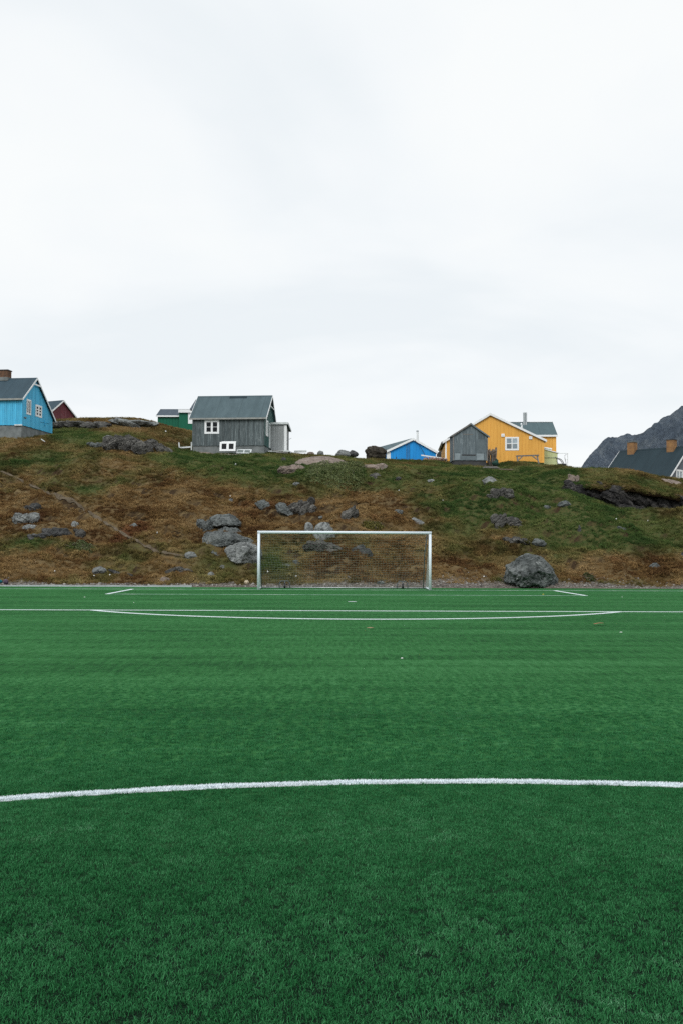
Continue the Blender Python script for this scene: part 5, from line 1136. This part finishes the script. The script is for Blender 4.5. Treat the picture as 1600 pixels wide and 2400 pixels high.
bm = bmesh.new(); bar(bm, (x0, y0-0.06, zb2+0.95), (x1+0.05, y0-0.06, zb2+0.95), 0.03); put('rail', from_bm('rail', bm), GREYMETAL, ln)
lbox(ln, 'lean_to_latch', (x1-0.22, y0-0.04, zt1-0.45), (x1-0.14, y0-0.024, zt1-0.35), OLDWOOD)

# --- grey shed in front of the yellow house
o = Vector((11.54, 91.002, 9.839)); th = 0.037; Wd = 2.975
h = House('grey_shed', 'small slate grey patched wooden shed in front of the yellow house', o, th, 2.0, Wd, 2.199, 2.160, 1.523, 3.295, 0.2, 0.15, True, ROOF_SHED, CORE, CONCRETE_DARK, 0.7, trim=None, cat='shed', rt=0.07)
O, d, n = h.gable(P_SHED, 0.27, (), 0, seed=41, zj=0.02)
h.side(P_SHED, 0.22, seed=42)
def panel(s0, s1, z0, z1, m, t1=0.034): 
    bm = bmesh.new(); poly_prism(bm, [(s0, z0), (s1, z0), (s1, z1), (s0, z1)], O, d, n, 0.027, t1); return put('patch_or_slot_panel', from_bm('patch_or_slot_panel', bm), m, h.wall)
LIGHTP = plain('pale_grey_board', (0.27, 0.32, 0.34), (0.20, 0.24, 0.26), 3, 0.8, 0.2, rnd=0.1); MIDP = plain('mid_grey_board', (0.155, 0.19, 0.205), (0.12, 0.15, 0.165), 3, 0.8, 0.2, rnd=0.1)
panel(0.12, 0.58, 0.03, 0.60, LIGHTP); panel(0.62, 2.02, 0.05, 0.38, MIDP); panel(2.06, 2.72, 0.05, 0.62, LIGHTP, 0.036); panel(2.1, 2.9, 0.66, 1.9, MIDP); panel(0.14, 0.60, 0.70, 1.55, MIDP); panel(0.85, 1.72, 2.28, 2.34, OLDWOOD); panel(0.70, 1.96, 0.42, 0.52, BLACK)  # the black strip stands in for the shade inside an open slot
bm = bmesh.new(); bar(bm, (-0.02, -0.05, -0.02), (-0.02, -0.05, 2.1), 0.09); bar(bm, (Wd+0.02, -0.05, -0.02), (Wd+0.02, -0.05, 2.0), 0.09); put('corner_board', from_bm('corner_board', bm), OLDWOOD, h.E)
for s_ in (0, 1):
    bm = bmesh.new(); p_, q_ = ((-0.22, 2.16), (1.523, 3.28)) if s_ == 0 else ((1.523, 3.28), (Wd+0.22, 2.12))
    poly_prism(bm, [(p_[0], p_[1]+0.0), (q_[0], q_[1]+0.0), (q_[0], q_[1]-0.13), (p_[0], p_[1]-0.13)], (0, -0.18, 0), (1, 0, 0), (0, -1, 0), -0.026, 0.0); put('bargeboard', from_bm('bargeboard', bm), OLDWOOD if s_ == 0 else P_SHED, h.E)

# --- dark roofed house at the right edge
o = Vector((28.267, 83.959, 5.888)); th = -0.803; L = 6.082; u = Vector((math.cos(th), math.sin(th), 0)); o = o - u*L
h = House('dark_house', 'house with large dark roof and two brick chimneys at the right edge', o, th, L, 5.5, 2.0, 2.0, 3.156, 4.812, 0.25, 0.2, roofm=ROOF_DARK, core=P_DARKH, plinth=CONCRETE, pd=1.5)
w1 = (1.15, 2.3, 1.35, 2.75)
O, d, n = h.gable(P_DARKH, 0.26, (w1,), 1, seed=51)
window(h.E, O, d, n, *w1, cols=2, rows=2, cas=0.15, mull=0.12, gm=GLASS_CURTAIN)
h.side(P_DARKH, 0.26, seed=52)
Rm = Matrix.Rotation(-th, 3, 'Z')
for x_, yt, yb, m in ((1477, 1037, 1068, BRICK_O), (1569.5, 1031.5, 1062, BRICK_O)):
    # on the near roof slope: intersect the sight line of the chimney foot with that slope
    best = None
    for Yd in np.arange(78, 96, 0.05):
        q = Rm @ (Vector(at(x_, yb-4, Yd)) - o)
        g_ = abs(q.z - h.line(q.y)) if q.y < h.rb else 9
        if best is None or g_ < best[0]: best = (g_, q, Yd)
    q = best[1]; zt = (Rm @ (Vector(at(x_, yt, best[2])) - o)).z
    chimney(h.roof, q.x, q.y+0.25, q.z-0.25, zt, 0.62, 0.62, m, CONCRETE_DARK if x_ > 1500 else CONCRETE, None)

# ------------------------------------------------------------------ things around the houses
def gpoint(px_, py_, Yd=None):
    p = hit(px_, py_) if Yd is None else at(px_, py_, Yd); return p
def obj_bar_thing(name, label, cat, segs, mat, partname='board'):
    c = np.mean([np.array(s[0]) for s in segs], 0); E_ = empty(name, label, cat, tuple(c))
    for a, b, w, hh in segs:
        bm = bmesh.new(); bar(bm, Vector(a)-Vector(c), Vector(b)-Vector(c), w, hh); put(partname, from_bm(partname, bm), mat, E_)
    return E_
# upright discarded window frame leaning at the grey house
Yf = 87.4; a = at(515, 1057, Yf); wv = (553-515)/F*Yf; hv = 22/F*Yf
E_ = empty('window_frame', 'white discarded window frame propped upright against the front of the grey house', 'window frame', (a[0], a[1], a[2]), -0.12)
E_.rotation_euler = (-0.16, 0, -0.12)
bm = bmesh.new()
for q in ((0, 0.17, 0, hv), (wv-0.17, wv, 0, hv), (0.17, wv-0.17, hv-0.15, hv), (0.17, wv-0.17, 0, 0.16), (wv/2-0.1, wv/2+0.1, 0.16, hv-0.15)): bx(bm, (q[0], 0, q[2]), (q[1], 0.07, q[3]))
put('frame', from_bm('frame', bm), WHITE, E_)
for q in (0.17, wv/2+0.1): lbox(E_, 'pane', (q, 0.03, 0.16), (q+wv/2-0.27, 0.04, hv-0.15), GLASS)
lbox(E_, 'shelf_board', (0.15, 0.075, hv-0.02), (wv+0.02, 0.15, hv+0.06), WHITE)
# flat-lying frame
a = at(554, 1062, 87.6); wv = 35/F*87.6
E_ = empty('window_frame', 'white discarded window frame lying low beside the upright one at the grey house', 'window frame', (a[0], a[1], a[2]), -0.12); E_.rotation_euler = (-0.75, 0.03, -0.12)
bm = bmesh.new()
for q in ((0, 0.1, 0, 0.52), (wv-0.1, wv, 0, 0.52), (0.1, wv-0.1, 0.42, 0.52), (0.1, wv-0.1, 0, 0.1), (wv/2-0.05, wv/2+0.05, 0.1, 0.42)): bx(bm, (q[0], 0, q[2]), (q[1], 0.06, q[3]))
put('frame', from_bm('frame', bm), WHITE_WORN, E_)
for q in (0.1, wv/2+0.05): lbox(E_, 'pane', (q, 0.02, 0.1), (q+wv/2-0.15, 0.03, 0.42), plain('dusty_glass', (0.16, 0.20, 0.19), None, 2, 0.2, 0.5))
# rubble under the frames
bm = bmesh.new(); r_ = np.random.default_rng(5)
for k in range(26):
    p = at(518+44*r_.random(), 1061, 87.0); s = 0.07+0.09*r_.random(); rock_bm(bm, (s*1.3, s, s*0.7), 600+k, Matrix.Translation((p[0], p[1]+0.3*r_.random(), gz(p[0], p[1])+0.03)), 2, 7)
tag(put('rubble', from_bm('rubble', bm, True), R_PINK), 'scattered brownish stones and rubble below the upright window frame', 'rubble', kind='stuff')
# white low rail left of the grey house
Yd = 89.2; p = lambda x, y: tuple(at(x, y, Yd))
obj_bar_thing('low_rail', 'low white wooden rail with two posts left of the grey house', 'rail', [(p(420, 1037), p(421.5, 1056), 0.08, 0.10), (p(449.5, 1036), p(449.5, 1055), 0.09, 0.10), (p(421, 1049.5), p(449.5, 1047.5), 0.10, 0.12)], WHITE_WORN, 'bar')
# boards
Yd = 86.5; p = lambda x, y, Y=86.5: tuple(at(x, y, Y))
obj_bar_thing('board_pile', 'pale boards lying on the ground beside the grey porch', 'boards', [(p(638, 1056.5), p(664, 1057.5), 0.25, 0.05), (p(648, 1060.5, 86), p(676, 1061.5, 86), 0.22, 0.07)], OLDWOOD)
obj_bar_thing('board', 'pale board lying in the grass right of the grey porch', 'board', [(p(690, 1058.5, 93), p(719, 1057.5, 93), 0.25, 0.16)], WHITE_WORN, 'board')
obj_bar_thing('plank_stack', 'stack of grey planks on the ground below the driftwood bundle', 'planks', [(p(1130, 1096, 88), p(1168, 1097, 88), 0.5, 0.07), (p(1134, 1093.5, 88.2), p(1164, 1094, 88.2), 0.4, 0.06)], OLDWOOD)
obj_bar_thing('plank', 'long thin plank lying in the grass in front of the yellow house', 'plank', [(p(1168, 1099.5, 87.5), p(1231, 1101.5, 87.5), 0.22, 0.08)], DRIFT)
obj_bar_thing('white_plank', 'white plank propped at a slant between blue hut and yellow house', 'plank', [(p(986, 1067, 96.5), p(1044, 1075.5, 96.5), 0.10, 0.12)], WHITE, 'board')
obj_bar_thing('white_plank', 'short white stick lying in the grass below the sky blue house', 'plank', [(p(97, 1029, 82), p(106, 1035, 82), 0.08, 0.06)], WHITE_WORN, 'board')
obj_bar_thing('white_plank', 'pale flat board lying in the grass left of the layered outcrop', 'plank', [(p(163, 1035.5, 84), p(196, 1036.5, 84), 0.16, 0.07)], WHITE_WORN, 'board')
# brick and junk heap between hut and yellow house
bm = bmesh.new(); r_ = np.random.default_rng(9)
for k in range(60):
    q = at(994+50*r_.random(), 1080, 95.0+0.8*r_.random()); z_ = q[2] + 0.05 + 0.16*r_.random()
    M_ = Matrix.Translation((q[0], q[1], z_)) @ Euler(tuple(r_.normal(size=3)*0.5)).to_matrix().to_4x4(); tb = bmesh.new(); bx(tb, (-0.14, -0.07, -0.05), (0.14, 0.07, 0.05))
    tb.verts.index_update(); vs = [bm.verts.new(M_ @ v.co) for v in tb.verts]
    for f_ in tb.faces: bm.faces.new([vs[v.index] for v in f_.verts])
    tb.free()
tag(put('brick_heap', from_bm('brick_heap', bm), plain('mixed_brick', (0.26, 0.10, 0.06), (0.33, 0.31, 0.28), 5.0, 0.9, 0.2)), 'low heap of reddish bricks and scrap between blue hut and yellow house', 'brick heap', kind='stuff')
# driftwood bundle leaning between shed and yellow house
E0 = at(1152, 1090, 92.5); E_ = empty('driftwood_bundle', 'bundle of rough driftwood poles leaning between grey shed and yellow house', 'driftwood', tuple(E0)); r_ = random.Random(4)
for k in range(13):
    f = k/12; xb = at(1142+19*f+r_.uniform(-1, 1), 1090, 92.4); tp_ = at(1142+21*f, 1052 - (7*f if f > 0.8 else 0) + r_.uniform(-1, 9), 92.9)
    bm = bmesh.new(); a_, b_ = Vector(xb)-Vector(E0), Vector(tp_)-Vector(E0); m_ = (a_+b_)/2 + Vector((r_.uniform(-.05, .05), 0, 0)); tube(bm, [a_+Vector((0, 0, -0.1)), m_, b_], r_.uniform(0.05, 0.095), 7, 0.035); put('pole', from_bm('pole', bm, True), DRIFT if k % 3 else OLDWOOD, E_)
bm = bmesh.new()
for k in range(7):
    q = at(1142+2.6*k, 1066-1.6*k, 92.2); rock_bm(bm, (0.22, 0.10, 0.16), 700+k, Matrix.Translation(Vector(q)-Vector(E0)), 2, 9, 0.2)
put('bark_pieces', from_bm('bark_pieces', bm, True), DRIFT, E_)
# green fishing net heap
q = at(1159, 1091, 91.5); bm = bmesh.new(); rock_bm(bm, (0.30, 0.28, 0.26), 71, None, 4, 3, 0.25); rock_bm(bm, (0.2, 0.2, 0.34), 72, Matrix.Translation((0.12, 0, 0.08)), 4, 3, 0.25)
tag(put('net_heap', from_bm('net_heap', bm, True), NETGREEN, None, (q[0], q[1], q[2]+0.2)), 'crumpled green net heap at the foot of the driftwood bundle', 'net')
# trestle in front of the yellow house
p = lambda x, y, Y: tuple(at(x, y, Y))
E_ = obj_bar_thing('trestle', 'weathered wooden trestle standing in front of the yellow house wall', 'trestle', [(p(1208, 1069, 95.5), p(1262, 1067, 95.2), 0.10, 0.13), (p(1210.5, 1070, 95.5), p(1213, 1091, 95.2), 0.10, 0.10), (p(1257.5, 1068, 95.3), p(1262.5, 1092, 94.9), 0.10, 0.10), (p(1212, 1080, 95.4), p(1223, 1070, 95.4), 0.06, 0.09), (p(1258.5, 1078, 95.2), p(1246, 1068.5, 95.2), 0.06, 0.09)], OLDWOOD, 'beam')
# railing and sled right of the lean-to
obj_bar_thing('railing', 'thin pale railing at the right end of the yellow house', 'railing', [(p(1304, 1063, 99), p(1329.5, 1062.5, 99), 0.04, 0.04), (p(1329, 1062.5, 99), p(1329, 1093, 99), 0.04, 0.04), (p(1304.5, 1063, 99), p(1304.5, 1093, 99), 0.05, 0.05), (p(1322, 1078, 99), p(1329, 1077, 99), 0.03, 0.03)], WHITE_WORN, 'bar')
q = at(1318, 1090, 97.8); E_ = empty('sled', 'black wooden sled with curved handles beside the pale lean-to', 'sled', tuple(q))
pp = lambda x, y, dy=0.0: Vector(at(x, y, 97.8)) - Vector(q) + Vector((0, dy, 0))
for dy in (0.0, 0.5):
    bm = bmesh.new(); tube(bm, [pp(1302, 1075, dy), pp(1309, 1074.5, dy), pp(1314, 1077, dy), pp(1318, 1082, dy), pp(1320.5, 1088, dy)], 0.035, 6); put('handle', from_bm('handle', bm, True), BLACK, E_)
    bm = bmesh.new(); bar(bm, pp(1306, 1089, dy), pp(1326.5, 1089, dy), 0.06, 0.12); put('runner', from_bm('runner', bm), BLACK, E_)
bm = bmesh.new(); tube(bm, [pp(1303.5, 1075.5), pp(1304.5, 1082), pp(1307, 1088)], 0.025, 6); put('stanchion', from_bm('stanchion', bm), BLACK, E_)
bm = bmesh.new(); tube(bm, [pp(1325.5, 1087), pp(1322.5, 1074), pp(1322.5, 1067), pp(1326, 1065)], 0.025, 6); put('steering_post', from_bm('steering_post', bm), GREYMETAL, E_)
bm = bmesh.new(); bx(bm, pp(1307, 1087.3), pp(1325, 1086.6, 0.5)); put('seat', from_bm('seat', bm), BLACK, E_)
# dark stone-like lump and bag in front of the grey house
boulder('boulder', 'small black stone in the grass below the grey porch', 659, 671, 1072, 1081, R_DARK, 3, 9, 0.8, 0.3)

# ------------------------------------------------------------------ goal
G = empty('goal', 'white full size football goal with net at the far end of the pitch', 'football goal', (GOALX, GOALY, 0))
pw = 0.12
def post(x):
    bm = bmesh.new(); tube(bm, [(x, 0, 0), (x, 0, 2.44)], pw/2, 14); return put('post', from_bm('post', bm, True), GOALWHITE, G)
XL, XR = -3.66-pw/2, 3.66+pw/2
post(XL); post(XR)
bm = bmesh.new(); tube(bm, [(XL-pw/2, 0, 2.44+pw/2), (XR+pw/2, 0, 2.44+pw/2)], pw/2, 14); put('crossbar', from_bm('crossbar', bm, True), GOALWHITE, G)
BD, TD = 1.95, 0.75         # net depth at the ground and under the bar
for x in (XL, XR):
    bm = bmesh.new(); tube(bm, [(x, 0.06, 0.05), (x, BD, 0.05)], 0.04, 8); put('side_ground_bar', from_bm('side_ground_bar', bm, True), GOALWHITE, G)
bm = bmesh.new(); tube(bm, [(XL, BD, 0.03), (XR, BD, 0.03)], 0.025, 8); put('rear_ground_bar', from_bm('rear_ground_bar', bm, True), METAL, G)
for x in (XL+0.03, XR-0.12):
    bm = bmesh.new(); tube(bm, [(x, BD-0.25, 0.05), (x-0.02, BD-0.9, 1.5), (x, 0.1, 2.42)], 0.022, 6); put('stay', from_bm('stay', bm, True), GREYMETAL, G)
def back(sv):       # profile of the net: (depth, height) for sv 0..1 from the bar to the ground, slack
    y = np.interp(sv, [0, 0.12, 0.35, 0.65, 1], [0.06, 0.42, 0.98, 1.52, BD]); z = np.interp(sv, [0, 0.12, 0.35, 0.65, 1], [2.44, 2.30, 1.62, 0.78, 0.07]); return y, z
bm_v, bm_f = [], []
def cord(p, q, r=0.0026):
    p, q = np.array(p), np.array(q); d = q-p; l = np.linalg.norm(d)
    if l < 1e-5: return
    d /= l; s = np.cross(d, (0.3, 0.5, 0.81)); s /= np.linalg.norm(s); t_ = np.cross(d, s); k = len(bm_v)
    for c in (p, q):
        for a in (0, 2.094, 4.189): bm_v.append(c + (s*math.cos(a)+t_*math.sin(a))*r)
    for i in range(3): bm_f.append((k+i, k+(i+1)%3, k+3+(i+1)%3, k+3+i))
NV, NH = 61, 26
def np_(i, j):
    sv = j/NH; y, z = back(sv); x = XL + (XR-XL)*i/NV; e_ = min(i, NV-i)/NV
    sag = 0.16*math.sin(math.pi*min(1, e_*2))*math.sin(math.pi*sv) + 0.02*math.sin(i*0.8)*math.sin(math.pi*sv)
    return (x + 0.05*math.sin(j*0.5)*(1-2*e_)*math.sin(math.pi*sv), y + sag*0.6, z - sag*0.35)
for i in range(NV+1):
    for j in range(NH):
        cord(np_(i, j), np_(i, j+1))
for j in range(NH+1):
    for i in range(NV): cord(np_(i, j), np_(i+1, j), 0.0042)
for x, i in ((XL, 0), (XR, NV)):           # side nets
    for k in range(0, 21):
        z = 2.40*k/20
        js = [np_(i, j) for j in range(NH+1)]; yb = float(np.interp(z, [q[2] for q in js[::-1]], [q[1] for q in js[::-1]]))
        cord((x, 0.05, z), (x, yb*0.5, z-0.03), 0.005); cord((x, yb*0.5, z-0.03), (x, yb, z), 0.005)
    for k in range(1, 16):
        y = BD*k/16; js = [np_(i, j) for j in range(NH+1)]; zt = float(np.interp(y, [q[1] for q in js], [q[2] for q in js])); cord((x, y, 0.05), (x, y, zt), 0.005)
me = bpy.data.meshes.new('net'); me.from_pydata([tuple(v) for v in bm_v], [], bm_f); put('net', me, CORD, G)
for x_ in (667, 942.5):                    # wheel brackets on the rear bar
    q = at(x_, 1377, GOALY+BD-0.12); x = q[0]-GOALX
    bm = bmesh.new(); tube(bm, [(x-0.24, BD-0.1, 0.02), (x-0.23, BD-0.1, 0.24), (x-0.16, BD-0.1, 0.33), (x+0.16, BD-0.1, 0.33), (x+0.23, BD-0.1, 0.24), (x+0.24, BD-0.1, 0.02)], 0.02, 6)
    tube(bm, [(x, BD-0.1, 0.33), (x+0.02, BD-0.14, 0.17)], 0.02, 6); br_ = put('wheel_bracket', from_bm('wheel_bracket', bm, True), GREYMETAL, G)
    bm = bmesh.new(); tube(bm, [(x-0.035, BD-0.16, 0.11), (x-0.03, BD-0.16, 0.11), (x+0.05, BD-0.16, 0.11), (x+0.055, BD-0.16, 0.11)], 0.105, 14); put('wheel', from_bm('wheel', bm), BLACK, br_)
    bm = bmesh.new(); bx(bm, (x-0.01, BD-0.20, 0.17), (x+0.04, BD-0.12, 0.24)); put('wheel_fork', from_bm('wheel_fork', bm), BLACK, br_)

# balls and litter
def ball(label, px_, py_, r, mat, mat2, Yd=None):
    p = hit(px_, py_); bm = bmesh.new(); bmesh.ops.create_icosphere(bm, subdivisions=3, radius=r)
    for f_ in bm.faces: f_.material_index = 0
    me = from_bm('ball', bm, True); me.materials.append(mat); me.materials.append(mat2)
    for f_ in me.polygons:
        c = f_.center.normalized()
        if max(abs(c.dot(Vector(v).normalized())) for v in ((0,1,1.62),(0,-1,1.62),(1,1.62,0),(-1,1.62,0),(1.62,0,1),(1.62,0,-1))) > 0.93: f_.material_index = 1
    tag(put('ball', me, None, None, (p[0], p[1], gz(p[0], p[1])+r*0.95)), label, 'ball')
ball('pale dusty football lying in the gravel left of the goal', 578.5, 1371, 0.11, plain('pale_leather', (0.62, 0.52, 0.36), (0.50, 0.42, 0.30), 9, 0.7), plain('dull_patch', (0.35, 0.30, 0.22), None, 3, 0.7))
ball('dark purple football lying on the kerb at the far left', 14, 1370, 0.125, plain('dark_leather', (0.035, 0.028, 0.05), (0.06, 0.04, 0.06), 9, 0.6), plain('violet_patch', (0.12, 0.08, 0.12), None, 3, 0.7))
p = hit(-1, 1368); bm = bmesh.new(); rock_bm(bm, (0.16, 0.11, 0.10), 31, None, 3, 5, 0.15); tag(put('teal_bag', from_bm('teal_bag', bm, True), plain('teal_cloth', (0.01, 0.16, 0.20), (0.01, 0.11, 0.14), 6, 0.8), None, (p[0], p[1], gz(p[0], p[1])+0.08)), 'small teal bag at the left edge beside the dark ball', 'bag')
def scrap_mesh(seed, r=0.05):
    bm = bmesh.new(); rock_bm(bm, (r*1.2, r, r*0.7), seed, None, 2, 10, 0.3); return from_bm('litter', bm)
sm = [scrap_mesh(40+i) for i in range(3)]
for m_ in sm: m_.materials.append(LITTER)
for k, (x_, y_, s_) in enumerate(((84,1326,.9),(129,1345,1.1),(369,1254,1.1),(258,1354,1.2),(221,1355,.9),(553,1093,1.5),(934,1155,1.1),(1037,1180,1.0),(628,1351,1.0),(694,1357,1.1),(1443,1223,1.1),(1517,1227,1.0),(1133,1357,1.0),(389,1014,1.9),(540,1170,.9),(667,1066,1.6))):
    p = hit(x_, y_); o_ = put('litter', sm[k % 3], None, None, (p[0], p[1], gz(p[0], p[1])+0.12)); o_.scale = (s_*0.85,)*3; o_.rotation_euler = (k, k*2.1, k*0.7)
    tag(o_, 'small white scrap of litter lying on the grassy hillside', 'litter', 'scraps of litter on the hillside')
def on_pitch(px_, py_): d_ = ray(px_, py_); t_ = -CAMH/d_[2]; return (d_[0]*t_, d_[1]*t_)
for name, label, cat, x_, y_, s_, m_ in (('fallen_leaf', 'brown fallen leaf on the turf just outside the penalty area at right', 'leaf', 1404, 1466, 0.10, plain('leaf_brown', (0.30, 0.12, 0.06))),
        ('fallen_leaf', 'tan fallen leaf on the turf in front of the penalty arc', 'leaf', 868, 1476, 0.06, plain('leaf_tan', (0.30, 0.22, 0.12))),
        ('paper_scrap', 'small white scrap on the turf in the middle of the pitch', 'litter', 941, 1552, 0.022, LITTER), ('paper_scrap', 'small white scrap on the turf right of the penalty arc', 'litter', 1454, 1489, 0.03, LITTER),
        ('paper_scrap', 'white scrap on the goal line between the wheel brackets', 'litter', 917, 1378, 0.07, LITTER), ('paper_scrap', 'yellow scrap on the right part of the goal area line', 'litter', 1272, 1395, 0.05, plain('yellow_plastic', (0.6, 0.5, 0.05))),
        ('paper_scrap', 'tiny white scrap inside the penalty area on the left', 'litter', 199, 1402, 0.035, LITTER), ('paper_scrap', 'tiny white scrap inside the penalty area left of the goal', 'litter', 314, 1415, 0.03, LITTER), ('paper_scrap', 'white scrap inside the penalty area on the right', 'litter', 1457, 1402, 0.04, LITTER)):
    x, y = on_pitch(x_, y_); me = bpy.data.meshes.new(name); r_ = random.Random(x_)
    vs = [(s_*math.cos(a)*(1.5 if name == 'fallen_leaf' else 1)*r_.uniform(0.7, 1.1), s_*math.sin(a)*r_.uniform(0.6, 1.0), 0.02+0.3*s_*r_.random()) for a in np.linspace(0, 6.28, 8)[:-1]] + [(0, 0, 0.03+0.25*s_)]
    me.from_pydata(vs, [], [(i, (i+1) % 7, 7) for i in range(7)]); tag(put(name, me, m_, None, (x, y, 0.035 if y < 21 else 0.012)), label, cat)
